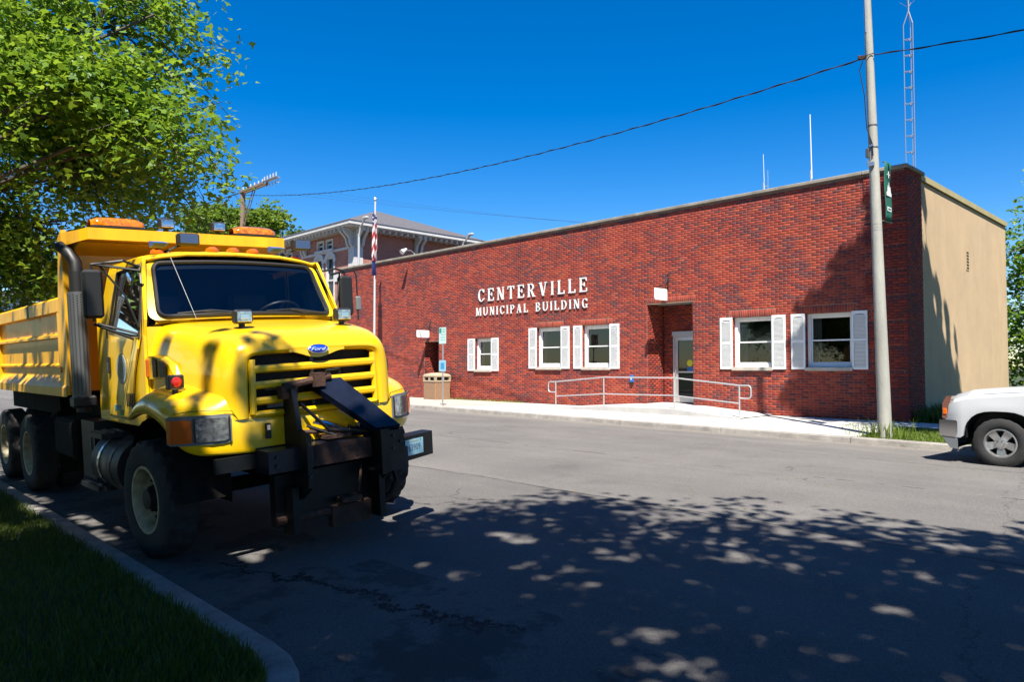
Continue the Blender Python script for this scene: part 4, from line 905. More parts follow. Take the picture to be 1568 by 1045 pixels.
# windscreen + seal
def wsp(u, v, off=0):   # u -1..1 , v 0..1
    x0 = -.19-.13*abs(u)**2.2; x1 = -.62-.03*(1-0)*0+.015*(1-abs(u)**2)*-1
    y_ = u*(.925*(1-v)+.855*v); x = x0*(1-v)+x1*v; z = (2.13-.012*abs(u))*(1-v)+(2.725-.035*abs(u)**2)*v
    return (x+off*.75, y_, z+off*.55)
def rr(n=6, r=.13, a=.97):
    P_ = []; ru = r*.65
    for (cu, cv, a0) in ((a-ru, 1-.035-r, 0), (-a+ru, 1-.035-r, pi/2), (-a+ru, .03+r, pi), (a-ru, .03+r, 3*pi/2)):
        P_ += [(cu+ru*cos(a0+q), cv+r*sin(a0+q)) for q in np.linspace(0, pi/2, n)]
    return P_
# densify along the straight runs
loop = rr(); dl = []
for i, p in enumerate(loop):
    q = loop[(i+1) % len(loop)]; dl.append(p); L = math.hypot((q[0]-p[0])*.9, (q[1]-p[1])*.7)
    for k in range(1, int(L/.12)+1): dl.append((p[0]+(q[0]-p[0])*k/(int(L/.12)+1), p[1]+(q[1]-p[1])*k/(int(L/.12)+1)))
ws_b = MB(); rows = [[wsp(u, v) for u in np.linspace(-.965, .965, 17)] for v in np.linspace(.03, .965, 7)]; ws_b.grid(rows); wsc = ws_b.build('windscreen', M_wsg, H, smooth=True)
b = MB(); b.tube([wsp(u, v, .006) for u, v in dl], .021, 6, closed=True); b.build('windscreen_seal', M_trim, wsc, smooth=True)
b = MB()   # yellow surround behind the seal, covering corners
outer = [(max(-1.06, min(1.06, u*1.09)), max(-.05, min(1.03, (v-.5)*1.10+.5))) for u, v in dl]; n = len(dl)
b.add([wsp(u, v, -.004) for u, v in dl]+[wsp(max(-1.0, min(1, u)), v, -.004) if False else wsp(u, v, -.006) for u, v in outer], [(i, (i+1) % n, n+(i+1) % n, n+i) for i in range(n)]); b.build('windscreen_frame', M_yel, H, smooth=True)
# side glass, doors
for s in (-1, 1):
    b = MB(); b.add([(x, s*(yl(z)-.012), z) for x, z in win], [tuple(range(6))]); b.build('side_window', M_sg if s > 0 else M_sgd, H)
    b = MB(); n = len(win); ww = [(x, z) for x, z in win]; b.tube([(x, s*(yl(z)+.002), z) for x, z in ww], .014, 6, closed=True); b.build('window_seal', M_trim, H)
    b = MB(); b.tube([(-.86, s*(yl(2.3)-.004), 2.0), (-.84, s*(yl(2.65)-.004), 2.65)], .009, 5); b.build('window_divider', M_trim, H)
    dp = [(-1.50, 2.10), (-1.46, 1.20), (-.82, 1.20), (-.62, 1.6), (-.42, 1.92), (-.40, 2.04)]
    # door outline as recessed dark gap + proud skin
    sk = [(-1.49, 1.97), (-1.475, 1.19), (-.78, 1.19), (-.60, 1.62), (-.50, 1.85), (-.50, 1.95)]
    b = MB(); n = len(sk); o = [(x, s*(yl(z)+.014), z) for x, z in sk]; i_ = [(x, s*(yl(z)-.002), z) for x, z in sk]; b.add(o+i_, [tuple(range(n))]+[(k, n+k, n+(k+1) % n, (k+1) % n) for k in range(n)]); door = b.build('door', M_yel, H)
    b = MB(); b.tube([(x*1.0+( -.006 if x < -1 else .008), s*(yl(z)+.003), z-.0) for x, z in [(-1.33, 2.70), (-1.50, 2.06), (-1.475, 1.17), (-.765, 1.17), (-.585, 1.62), (-.42, 1.95), (-.42, 2.12), (-.60, 2.68)]], .005, 4); b.build('door_gap', M_trim, H)
    b = MB(); b.mat(M_trim); b.cbox((-1.38, s*(yl(1.7)+.018), 1.70), (.07, .02, .17), bev=.008); b.mat(M_chr); b.cbox((-1.38, s*(yl(1.7)+.03), 1.68), (.02, .012, .10), bev=.004); b.build('door_handle', None, door)
    b = MB(); b.mat(pbr('seal_ring', (.25, .33, .40), .4)); b.lathe([(.001, .0), (.15, .0), (.15, -.004)], (0, 0, 0), 'y', 28); b.mat(pbr('seal_field', (.10, .14, .12), .4)); b.lathe([(.001, .002), (.105, .002)], (0, 0, 0), 'y', 28); b.mat(M_navy); b.lathe([(.001, .004), (.05, .004)], (0, 0, .01), 'y', 16); sl_ = b.build('city_seal', None, door); sl_.location = (-.98, s*(yl(1.7)+.018), 1.66); sl_.scale = (1, s, 1)
    b = MB(); 
    for k in range(5): b.cbox((-.86+.052*k-(0), s*(yl(1.35)+.016), 1.36), (.026, .006, .13), rot=Matrix.Rotation(radians(8), 3, 'Y'))
    b.build('door_louvre', M_trim, door)
    b = MB(); b.mat(pbr('sticker_teal', (.10, .30, .36), .5)); b.cbox((-1.18, s*(yl(1.25)+.017), 1.27), (.20, .004, .05)); b.mat(pbr('sticker_green', (.02, .28, .06), .5)); b.cbox((-1.05, s*(yl(1.22)+.018), 1.225), (.10, .004, .06)); b.build('door_sticker', None, door)
# interior lining
b = MB(); b.grid([[(-1.80, y_, 1.16), (-1.80, y_, 2.06), (-1.62, y_*.93, 2.62), (-1.58, y_*.9, 2.70), (-1.1, y_*.9, 2.76-.05*abs(y_)), (-.72, y_*.9, 2.72-.03*abs(y_))] for y_ in (-.97, -.5, 0, .5, .97)]); b.grid([[(-1.8, y_, 1.17), (-.4, y_, 1.17)] for y_ in (-.97, .97)])
for s in (-1, 1): b.add([(-1.8, s*.985, 1.16), (-.4, s*.985, 1.16), (-.4, s*.985, 1.93), (-1.8, s*.985, 1.98)], [(0, 1, 2, 3)]); b.add([(-1.8, s*.965, 1.98), (-1.46, s*.965, 1.98), (-1.33, s*.90, 2.64), (-1.62, s*.90, 2.62)], [(0, 1, 2, 3)])
b.build('cab_lining', pbr('cab_lining_dark', (.012, .014, .02), .8), H)
b = MB(); b.grid([[wsp(u, v, -.012) for u in np.linspace(-.95, .95, 13)] for v in (.86, .97)]); b.build('sun_band', pbr('sun_band_dark', (.006, .008, .015), .3), wsc)
# interior
b = MB(); b.mat(M_seat); b.cbox((-.62, 0, 1.98), (.42, 1.8, .28), bev=.05); ds = b.build('dashboard', None, H)
for s in (-.5, .5): b = MB(); b.cbox((-1.30, s, 1.75), (.5, .5, .14), bev=.04); b.cbox((-1.50, s, 2.13), (.13, .48, .66), bev=.05); b.build('seat', M_seat, H)
b = MB(); M = Matrix.Translation((-.72, .48, 2.15)) @ Matrix.Rotation(radians(-35), 4, 'Y'); b.tube([tuple(M @ Vector((.24*cos(t), .24*sin(t), 0))) for t in np.linspace(0, 2*pi, 25)[:-1]], .014, 6, closed=True)
for t in (0, 2.1, 4.2): b.tube([tuple(M @ Vector((0, 0, 0))), tuple(M @ Vector((.24*cos(t), .24*sin(t), 0)))], .012, 5)
b.build('steering_wheel', M_trim, H, smooth=True)
# wipers
for y0, y1 in ((-.12, -.78), (.78, .12)):
    b = MB(); b.tube([(-.16, y0+.0, 2.135), wsp((y0*.4+y1*.6)/.92, .07, .03)], .009, 5); b.tube([wsp((y0*.8+y1*.2)/.92, .05, .022), wsp(y1/.94, .06, .022)] if False else [wsp(y0/.94, .03, .02), wsp((y0*.5+y1*.5)/.94, .085, .026), wsp(y1/.97, .055, .02)], .011, 5); b.build('wiper', M_trim, H, smooth=True)
# roof marker lamps, roof spot lamps, antenna
for y_ in (-.72, -.17, .05, .27, .78):
    b = MB(); b.mat(M_amb); b.lathe([(.085, 0), (.08, .03), (.05, .055), (.001, .062)], (0, 0, 0), 'z', 16); o = b.build('roof_marker', None, H, smooth=True); o.location = (-.80, y_, zr(-.8, y_)-.008); o.scale = (1.0, .75, .9)
for y_, px_ in ((-.45, 0), (.80, 0)):
    b = MB(); b.mat(M_trim); b.tube([(-.82, y_-.22, 2.80), (-.78, y_-.1, 2.86), (-.72, y_-.02, 2.90)], .012, 6); b.cbox((-.70, y_, 2.935), (.10, .21, .12), bev=.015); o = b.build('roof_spot_lamp', None, H); b = MB(); b.cbox((-.648, y_, 2.935), (.012, .18, .09), bev=.004); b.build('lens', M_lensd, o)
    b = MB(); b.prism([(-.86, 2.86), (-.70, 2.89), (-.86, 2.925)], y_-.32, y_-.18, 'y'); b.build('horn_wedge', pbr('blue_plastic', (.03, .12, .40), .4), H)
b = MB(); b.cyl((-.66, -.66, 2.80), (-.10, -.63, 2.10), .0035, .002, 5); b.build('radio_whip', M_alum, H)
# ---- mirrors
def mirror(s, top, bot, xm, ym):
    b = MB(); b.mat(M_trim); b.cbox((xm, s*ym, (top+bot)/2), (.09, .17 if s < 0 else .17, top-bot), bev=.025); m_ = b.build('mirror', None, H)
    b = MB(); b.mat(M_lensd); b.box(xm-.048, xm-.046, s*ym-.07, s*ym+.07, bot+.03, top-.03); b.build('mirror_glass', None, m_)
    b = MB(); b.mat(M_trim); r = .013; zt_, zb_ = top+.05, bot-.06
    yo_ = s*(ym+.13) if s > 0 else s*ym
    b.tube([(-.55, s*.97, 2.63), (-.52, s*1.12, zt_+.03), (xm, s*ym, zt_)], r, 6); b.tube([(-.42, s*1.0, 2.58), (xm, s*(ym-.02), zt_)], r, 6)
    b.tube([(xm, s*ym, zt_), (xm, s*ym, bot-.03)], r*.9, 6); b.tube([(-.48, s*1.03, 1.99), (xm+.02, s*(ym-.02), bot-.05)], r, 6); b.tube([(-.60, s*1.03, 1.94), (xm-.02, s*(ym), bot-.05)], r, 6)
    b.tube([(-.46, s*1.03, 2.05), (-.50, s*1.12, 2.35), (xm, s*(ym-.06), zt_)], r*.8, 6)
    if s > 0: b.tube([(xm, s*ym, zt_), (xm, s*(ym+.13), zt_+.02), (xm, s*(ym+.16), zt_-.04), (xm, s*(ym+.16), bot-.05)], r*.7, 6); b.mat(M_grey); b.cbox((xm, s*(ym+.17), bot+.14), (.05, .07, .17), bev=.015)
    b.build('mirror_bracket', None, m_, smooth=True)
mirror(-1, 2.60, 2.15, -.62, 1.36); mirror(1, 2.58, 2.12, -.55, 1.25)
# ---- exhaust stack
b = MB(); b.cyl((-2.07, -1.14, 1.2), (-2.07, -1.14, 2.72), .07, n=16); b.tube([(-2.07, -1.14, 2.70), (-2.08, -1.14, 2.82), (-2.14, -1.18, 2.93), (-2.26, -1.24, 3.02)], [.065, .064, .062, .06], 12); ex = b.build('exhaust_stack', M_trim, H, smooth=True)
b = MB(); b.mat(pbr('guard_steel', (.13, .135, .14), .45, metal=.6))
rows = []
for t in np.linspace(-1.0, 2.2, 14): rows.append([(-2.07+.11*sin(t), -1.14-.11*cos(t)*.9, z) for z in (1.36, 2.50)])
b.grid(rows); gd = b.build('heat_guard', None, ex, smooth=True)
V = []; F = []
for i in range(9):
    t = -2.0+i*.36; 
    for k in range(40):
        z = 1.40+k*.027+(.0135 if i % 2 else 0); n_ = len(V); a = t+1.1
        for da, dz in ((-.10, 0), (0, -.008), (.10, 0), (0, .008)): V.append((-2.07+.1125*sin(a+da), -1.14-.1125*cos(a+da)*.9, z+dz))
        F.append((n_, n_+1, n_+2, n_+3))
tag(fastmesh('guard_perforations', V, F, [M_dark], None, gd), kind='stuff')
b = MB(); b.cbox((-2.07, -1.14, 1.31), (.22, .22, .12), bev=.02); b.build('stack_base', M_step, ex)
# ---- dump body
XB0, XB1, YB, ZB0, ZB1 = -7.2, -2.32, 1.22, 1.36, 2.46
D_ = tag(bpy.data.objects.new('dump_body', None)); COL.objects.link(D_); D_.parent = TR
b = MB(); b.box(XB0, XB1, -YB+.06, YB-.06, ZB0+.12, ZB0+.18); b.build('floor_pan', M_oran, D_)
for s in (-1, 1):
    o, i_ = s*YB, s*(YB-.09)
    def bx(x0, x1, z0, z1, d0=0, d1=.05, m=M_oran, nm='side_rail'):
        b = MB(); ya, yb_ = s*(YB-d0), s*(YB-d1); b.box(x0, x1, min(ya, yb_), max(ya, yb_), z0, z1); return b.build(nm, m, D_)
    bx(XB0, XB1-.02, ZB0+.1, ZB1-.02, .07, .10, nm='side_panel')
    b = MB(); b.prism([(s*(YB-.10), ZB1-.16), (s*(YB-.0), ZB1-.14), (s*(YB-.0), ZB1), (s*(YB-.04), ZB1+.03), (s*(YB-.12), ZB1+.03)], XB0, XB1-.05, 'x'); b.build('top_rail', M_oran, D_)
    b = MB(); b.prism([(s*(YB-.09), ZB0+.10), (s*(YB+.02), ZB0), (s*(YB+.02), ZB0+.10), (s*(YB-.09), ZB0+.25)], XB0, XB1-.02, 'x'); b.build('rub_rail', M_oran, D_)
    b = MB(); b.prism([(s*(YB-.07), 2.02), (s*(YB-.02), 2.03), (s*(YB-.02), 2.06), (s*(YB-.07), 2.08)], XB0, XB1-.35, 'x'); b.build('crease_rib', M_oran, D_)
    b = MB(); b.prism([(s*(YB-.07), 1.68), (s*(YB-.04), 1.69), (s*(YB-.04), 1.71), (s*(YB-.07), 1.73)], XB0, XB1-.35, 'x'); b.build('crease_rib', M_oran, D_)
    for x0, x1 in ((XB1-.36, XB1), (-6.6, -6.45), (XB0, XB0+.2)): bx(x0, x1, ZB0+.02, ZB1-.001, .004, .08, nm='side_post')
    b = MB(); b.cbox((XB1-.28, s*(YB+.004), 1.66), (.10, .02, .07), bev=.008); b.build('marker_lamp', M_amb, D_)
    bx(-4.2, -4.12, ZB1-.16, ZB1-.0, -.005, .0, m=M_trim, nm='tarp_strap')
# headboard rising above the cab, with side wings and visor
b = MB(); b.box(XB1-.0, XB1+.04, -YB+.02, YB-.02, ZB0+.05, 3.10); b.build('headboard', M_oran, D_)
for s in (-1, 1):
    ya, yb_ = sorted((s*YB, s*(YB-.05))); b = MB(); b.prism([(XB1-.25, 2.40), (XB1-.12, 3.02), (XB1-.12, 3.12), (XB1+.05, 3.20), (XB1+.05, 1.38), (XB1-.25, 1.38)], ya, yb_, 'y'); b.build('corner_post', M_oran, D_)
xv = -1.78
b = MB(); n0 = [(XB1+.04, -YB, 3.02), (xv-.10, -1.14, 3.03), (xv, -1.08, 3.045), (xv, 1.15, 3.045), (xv-.10, 1.2, 3.03), (XB1+.04, YB, 3.02)]; up_ = [(x, y_, z+.125+(.02 if x < -2 else 0)) for x, y_, z in n0]
n = 6; b.add(n0+up_, [tuple(range(n))[::-1], tuple(range(n, 2*n))]+[(i, (i+1) % n, n+(i+1) % n, n+i) for i in range(n)]); b.build('cab_visor', M_oran, D_)
b = MB(); b.prism([(XB1+.02, 2.92), (xv-.12, 3.03), (XB1+.02, 3.03)], -1.13, 1.13, 'y'); b.build('visor_brace', M_oran, D_)
# beacons and rear-facing spots
for y_ in (-.76, .80):
    b = MB(); pf = [(.0, -.28), (.0, .28)]
    b.mat(M_trim); b.cbox((-1.92, y_, 3.19), (.24, .52, .035), bev=.01); be = b.build('beacon_light', None, H)
    b = MB(); rows = []
    for t in np.linspace(0, pi, 13):
        rows.append([(-1.92+.12*cos(t)*(1 if abs(q) < .235 else .85 if abs(q) < .26 else .6), y_+q, 3.205+.105*max(0, sin(t))**.7*(1 if abs(q) < .2 else .93 if abs(q) < .24 else .7)) for q in (-.27, -.25, -.2, -.1, 0, .1, .2, .25, .27)])
    b.grid(rows); b.build('beacon_dome', M_ambd, be, smooth=True)
    for q in (-.12, .12): b = MB(); b.cbox((-1.85, y_+q, 3.25), (.03, .09, .05), bev=.003); b.build('beacon_reflector', M_ambd, be)
for y_ in (-.22, .38): worklamp('work_lamp', -1.95, y_, 3.18, .17, .12, .10, .045, M_lens)
# ---- chassis
b = MB()
for s in (-1, 1): b.box(-7.0, .75, s*.42-.04, s*.42+.04, .78, 1.05)
b.build('frame_rail', M_grime, H)
b = MB(); b.cyl((0, -1.0, .52), (0, 1.0, .52), .07, n=10); b.cyl((-4.8, -1, .52), (-4.8, 1, .52), .09, n=10); b.cyl((-6.42, -1, .52), (-6.42, 1, .52), .09, n=10); b.cbox((-.2, 0, .85), (1.3, .7, .5), bev=.08); b.cbox((-1.5, 0, .8), (1.2, .5, .4), bev=.08); b.cbox((-3.2, 0, 1.1), (1.8, 1.6, .35)); b.cbox((-5.5, 0, 1.18), (3.0, 1.9, .25)); b.build('drivetrain', M_grime, H)
for s in (-1, 1):
    b = MB(); b.cyl((-1.62, s*.93, .70), (-.72, s*.93, .70), .285, n=28); tk = b.build('fuel_tank', M_tank, H, smooth=True)
    for x in (-1.35, -.98): b = MB(); b.lathe([(.292, -.03), (.292, .03)], (x, s*.93, .70), 'x', 28); b.build('tank_strap', M_alum if x < -1.2 else M_trim, tk)
    for (x0, x1, z) in ((-1.62, -1.15, 1.02), (-2.02, -1.36, .47)): 
        b = MB(); ya, yb_ = sorted((s*1.22, s*.95)); b.box(x0, x1, ya, yb_, z-.05, z); st_ = b.build('cab_step', M_step, H)
        for k in range(3): b = MB(); b.box(x0+.02, x1-.02, ya+.04+k*.08, ya+.075+k*.08, z, z+.012); b.build('tread_bar', M_step, st_)
    b = MB(); b.mat(M_trim); ya, yb_ = sorted((s*1.12, s*.62)); b.box(-2.30, -1.80, ya, yb_, .48, 1.10); b.mat(M_step); b.box(-2.22, -1.9, s*1.125-.003, s*1.125+.003, .53, .73); b.box(-2.22, -1.9, s*1.125-.003, s*1.125+.003, .79, .97); bb = b.build('battery_box', None, H); b = MB(); b.cbox((-1.795, s*1.10, .78), (.02, .07, .07), bev=.006); b.build('side_reflector', M_amb, bb)
    b = MB(); ya, yb_ = sorted((s*1.0, s*.65)); b.box(-3.98, -3.95, ya, yb_, .30, 1.1); b.build('mud_flap', M_grime, H)
    b = MB(); b.cbox((-3.0, s*.95, .85), (.9, .4, .45), bev=.04); b.build('air_tank_box', M_grime, H)
# ---- wheels
def tyre_mb(R_, W_, rim_r, n=60, lug=.012):
    b = MB(); hw = W_/2
    pf = [(rim_r, -hw*.80), (rim_r+.03, -hw*.98), (rim_r+(R_-rim_r)*.5, -hw*1.04), (R_-.045, -hw*.97), (R_-.012, -hw*.86), (R_, -hw*.70), (R_, -hw*.30), (R_, 0), (R_, hw*.30), (R_, hw*.70), (R_-.012, hw*.86), (R_-.045, hw*.97), (rim_r+(R_-rim_r)*.5, hw*1.04), (rim_r+.03, hw*.98), (rim_r, hw*.80)]
    rows = []
    for j, (r, h) in enumerate(pf):
        row = []
        for i in range(n):
            t = 2*pi*(i+(.25 if j % 2 else 0)*(1 if 4 <= j <= 10 else 0))/n; rr_ = r
            if 4 <= j <= 10: rr_ -= lug*2 if (i+(j//2)) % 3 == 0 else 0
            row.append((rr_*cos(t), h, rr_*sin(t)))
        rows.append(row)
    b.grid(rows, close=True); return b
TYm = tyre_mb(.522, .28, .285).build('tyre', M_rub, None, smooth=True, angle=25)
def front_rim():
    b = MB(); b.lathe([(.289, -.115), (.30, -.135), (.275, -.135), (.262, -.10), (.252, -.05), (.245, .03), (.215, .055), (.13, .05), (.12, .0), (.001, .0)], (0, 0, 0), 'y', 40); return b
def rear_rim():
    b = MB(); b.lathe([(.289, -.115), (.30, -.135), (.275, -.13), (.262, -.05), (.25, .07), (.20, .125), (.12, .115), (.001, .115)], (0, 0, 0), 'y', 40); return b
RIF = front_rim().build('rim', M_rim, None, smooth=True, angle=40); RIR = rear_rim().build('rim', M_rim, None, smooth=True, angle=40)
def hub_mb(y0, L, r):
    b = MB(); b.lathe([(r*1.25, y0), (r*1.2, y0-L*.3), (r, y0-L*.35), (r*.95, y0-L), (.001, y0-L*1.03)], (0, 0, 0), 'y', 24); return b
HBF = hub_mb(.05, .17, .092).build('hub', M_trim, None, smooth=True); HBR = hub_mb(.12, .17, .09).build('hub', M_grime, None, smooth=True)
b = MB(); b.cyl((0, .06, 0), (0, -.04, 0), .024, n=6); b.cyl((0, -.03, 0), (0, -.075, 0), .014, n=6); NUT = b.build('lug_nut', M_trim, None)
templ = [TYm, RIF, RIR, HBF, HBR, NUT]; TD = {o.name.split('.')[0]+str(i): o.data for i, o in enumerate(templ)}; datas = [o.data for o in templ]
for o in templ: bpy.data.objects.remove(o)
def mk(name, data, par, loc=(0, 0, 0)):
    o = bpy.data.objects.new(name, data); COL.objects.link(o); o.parent = par; o.location = loc; return o
def wheel(x, y, s, front, steer=0):
    wv = bpy.data.objects.new('wheel', None); COL.objects.link(wv); wv.parent = TR; wv.location = (x, y, .52); wv.rotation_euler = (0, 0, (0 if s < 0 else pi)+steer)
    mk('tyre', datas[0], wv); mk('rim', datas[1 if front else 2], wv); mk('hub', datas[3 if front else 4], wv)
    for k in range(10):
        t = 2*pi*k/10+.2; mk('lug_nut', datas[5], wv, (.168*cos(t), .03 if front else .09, .168*sin(t)))
for s in (-1, 1):
    wheel(0, 1.12 if s > 0 else -1.07, s, True, radians(3.5))
    for x in (-4.8, -6.42): wheel(x, s*1.06, s, False); wheel(x, s*.74, s, False)
# ---- plow hitch, bumper beam, plate
b = MB(); b.box(.98, 1.22, -.62, .43, .77, .955); b.build('bumper_beam', M_navy, H)
b = MB(); b.box(.92, .97, -.95, -.60, .80, .92); b.build('bumper_end', M_blk, H)
for y_ in (-.32, .46):
    b = MB(); b.prism([(.94, .5), (1.16, .5), (1.34, .62), (1.34, 1.05), (1.20, 1.10)]+([(1.12, 1.44), (.98, 1.46)] if y_ < 0 else [(1.0, 1.12)])+[(.94, .9)], y_-.022, y_+.022, 'y'); b.build('hitch_upright', M_blk, H)
b = MB(); b.box(1.24, 1.36, .38, .62, .78, 1.0); b.box(1.2, 1.38, .36, .41, .62, 1.02); b.build('hitch_ear', M_blk, H)
b = MB(); b.box(1.18, 1.30, .46, .70, .62, .82); b.build('step_block', M_navy, H)
# right-hand end of bumper, angled, with number plate
P0 = Vector((1.20, .70)); P1 = Vector((1.04, 1.19)); d = (P1-P0).normalized(); nrm = Vector((-d.y, d.x)); nrm = nrm if nrm.x > 0 else -nrm
b = MB(); q = [P0, P1, P1-Vector((.16, 0)), P0-Vector((.22, 0))]; b.prism([(p.x, p.y) for p in q], .655, .885, 'z'); bl = b.build('bumper_end', M_blk, H)
pc = (P0*.62+P1*.38)+nrm*.006; ang = atan2(d.y, d.x)
MP = Matrix.Translation((pc.x, pc.y, .775)) @ Matrix(((d.x, 0, nrm.x, 0), (d.y, 0, nrm.y, 0), (0, 1, 0, 0), (0, 0, 0, 1))) @ Matrix.Rotation(radians(-1), 4, 'Z')
b = MB(); b.mat(pbr('plate_blue', (.35, .62, .72), .35)); b.box(-.145, .145, -.075, .075, -.002, .002, MP); pl = b.build('number_plate', None, bl)
b = MB(); b.mat(pbr('plate_ink', (.03, .06, .14), .5)); text_mb(b, '63909', .092, MP @ Matrix.Translation((0, -.008, .0025)), .0006, spacing=1.05, width=.82); b.build('plate_number', None, pl)
b = MB(); b.mat(M_trim)
for u in (-.10, .10): b.lathe([(.007, .0), (.001, .002)], tuple(MP @ Vector((u, .058, .003))), 'x', 8)
b.mat(pbr('plate_gold', (.45, .36, .12), .5)); b.box(-.06, .06, .05, .06, .0022, .003, MP); b.build('plate_trim', None, pl)
# bolts and weld plates
for (x, y_, z) in [(1.222, -.55, .90), (1.222, -.55, .83), (1.222, .0, .90), (1.222, .2, .82), (1.362, .50, .95), (1.362, .50, .84), (1.362, .58, .89), (1.342, -.32, .98), (1.342, -.32, .72)]:
    b = MB(); b.cyl((x-.004, y_, z), (x+.014, y_, z), .016, n=6); b.build('bolt', M_step, H)
b = MB(); b.prism([(1.222, -.22), (1.222, .36), (1.232, .34), (1.232, -.20)], .775, .95, 'z'); b.build('weld_plate', M_rust, H)
# top lift arm
b = MB()
rows = []
for t in np.linspace(0, 1, 8):
    x = 1.02+.32*t; yc = .06+.43*t; z = 1.50-.46*t; w_ = .20-.05*t; rows.append([(x-.03, yc-w_, z-.05), (x, yc-w_, z), (x+.03, yc+w_*.6, z+.0), (x+.0, yc+w_*.6, z-.05)])
b.grid(rows, close=True); b.add(rows[0], [(0, 1, 2, 3)]); b.add(rows[-1], [(0, 1, 2, 3)]); b.build('lift_arm', M_navy, H, smooth=True, angle=30)
b = MB(); b.cyl((1.02, -.36, 1.46), (1.04, .08, 1.52), .035, n=10); b.box(.98, 1.08, -.40, -.26, 1.36, 1.47); b.box(1.0, 1.10, -.10, .0, 1.44, 1.56); b.build('hitch_crossbar', M_rust, H)
b = MB(); b.tube([(1.06, .02, 1.53), (1.07, .03, 1.575), (1.07, .16, 1.585), (1.06, .17, 1.53)], .009, 6); b.build('lift_handle', M_trim, H)
b = MB(); b.mat(M_chr); b.cyl((1.04, -.10, 1.14), (1.10, .22, 1.02), .028, n=10); b.mat(M_blk); b.cyl((1.10, .20, 1.03), (1.16, .45, .98), .045, n=12); b.mat(M_rust); b.cyl((1.0, -.25, 1.05), (1.1, .3, 1.02), .02, n=8); b.build('hydraulic_cylinder', None, H)
b = MB(); b.mat(M_blk); b.tube([(1.0, -.2, 1.3), (1.12, 0, 1.05), (1.15, .25, 1.0), (1.05, .4, 1.15)], .016, 6); b.tube([(1.0, -.15, 1.1), (1.15, .05, 1.0), (1.1, .35, .99), (1.0, .5, 1.2)], .014, 6); b.mat(M_chr); b.cbox((1.12, .33, 1.04), (.06, .10, .09), bev=.01); b.mat(M_rust); b.cbox((1.06, .08, .99), (.2, .25, .03)); b.build('hydraulic_hose', None, H, smooth=True)
b = MB(); b.mat(M_rust); b.tube([(1.15, .28, .70), (1.20, .24, .62), (1.19, .22, .48)], .012, 6); b.cbox((1.15, .15, .42), (.12, .2, .05), bev=.01); b.mat(M_chr); b.cyl((1.19, .35, .66), (1.23, .35, .66), .02, n=8); b.cyl((1.19, .45, .6), (1.23, .45, .6), .02, n=8); b.mat(M_blk); b.box(.95, 1.05, -.5, .6, .28, .72); b.box(1.0, 1.25, .40, .46, .22, .62); b.box(1.0, 1.2, -.42, -.36, .22, .62); b.build('lower_hitch_frame', None, H)
b = MB(); b.mat(M_rust); b.box(1.02, 1.10, .0, .40, .18, .36); b.cyl((1.05, -.5, .33), (1.05, .62, .33), .04, n=10); b.build('hitch_pin_bar', None, H)
b = MB(); b.mat(M_rub); b.mat(M_blk); b.tube([(1.18, .60, .63), (1.14, .66, .5), (1.1, .62, .38), (1.05, .55, .3)], .022, 6); b.mat(M_chr); b.cyl((1.0, .62, .28), (1.1, .66, .28), .02, n=8); b.build('chain', None, H)
b = MB(); b.mat(M_trim); b.cbox((.985, -.50, 1.10), (.02, .05, .13), bev=.005); b.mat(M_chr); b.cbox((.992, -.50, 1.13), (.02, .035, .05), bev=.004); b.build('hood_latch', None, H)
b = MB(); b.mat(M_blk); b.box(.90, .975, -.60, .60, .84, .965); b.build('lower_valance', None, H)
# ================================================================ PICKUP (parked at the far kerb, nose to -X)
M_pw = pbr('pickup_white', (.54, .55, .56), .3, coat=.6); GZ = road_z(-2.9, 14.3)-.005
PK = thing('pickup_truck', 'white pickup truck with chrome bumper parked at the far kerb, nose at the right edge', 'pickup truck', (-3.80, 14.32, GZ))
def zl(x): 
    # lower edge with flat-topped arches
    for cx in (.94, 4.55):
        d = abs(x-cx)
        if d < .50: return .44+.44*min(1, (1-(d/.50)**3.2))**.5
    return .44
bh = [(.16, 1.00), (.24, 1.12), (.5, 1.205), (.9, 1.245), (1.3, 1.275), (1.75, 1.30), (1.95, 1.30)]
def zh(x): return float(np.interp(x, [p[0] for p in bh], [p[1] for p in bh])) if x < 1.95 else 1.22
b = MB(); rows = []
for x in [.16, .2, .3, .40, .441, .45, .47, .5, .56, .64, .74, .84, .94, 1.04, 1.14, 1.24, 1.32, 1.38, 1.41, 1.43, 1.439, 1.45, 1.6, 1.95, 2.6, 3.4, 4.04, 4.055, 4.1, 4.2, 4.35, 4.55, 4.75, 4.9, 5.0, 5.045, 5.06, 5.3, 5.6]:
    fr = max(0, (.4-x)/.24); yy = 1.0-.10*fr**2; h = zh(x)
    fl = .012 if abs(x-.94) < .56 or abs(x-4.55) < .56 else 0
    rows.append([(x, 0, h), (x, .45, h), (x, .70, h-.012), (x, .80, h-.05), (x, yy-.07, h-.085), (x, yy-.025, h-.14), (x, yy, min(h-.25, .98)), (x, yy+fl, max(zl(x)+.05, .80) if fl else .8), (x, yy+fl, zl(x)), (x, yy-.06, zl(x)-.0)])
b.grid(rows); b.mirror_y(); pb = b.build('body', M_pw, PK, smooth=True, merge=True, angle=22)
b = MB(); b.box(.17, .2, -.88, .88, .50, 1.0); b.build('grille', M_grey, PK)
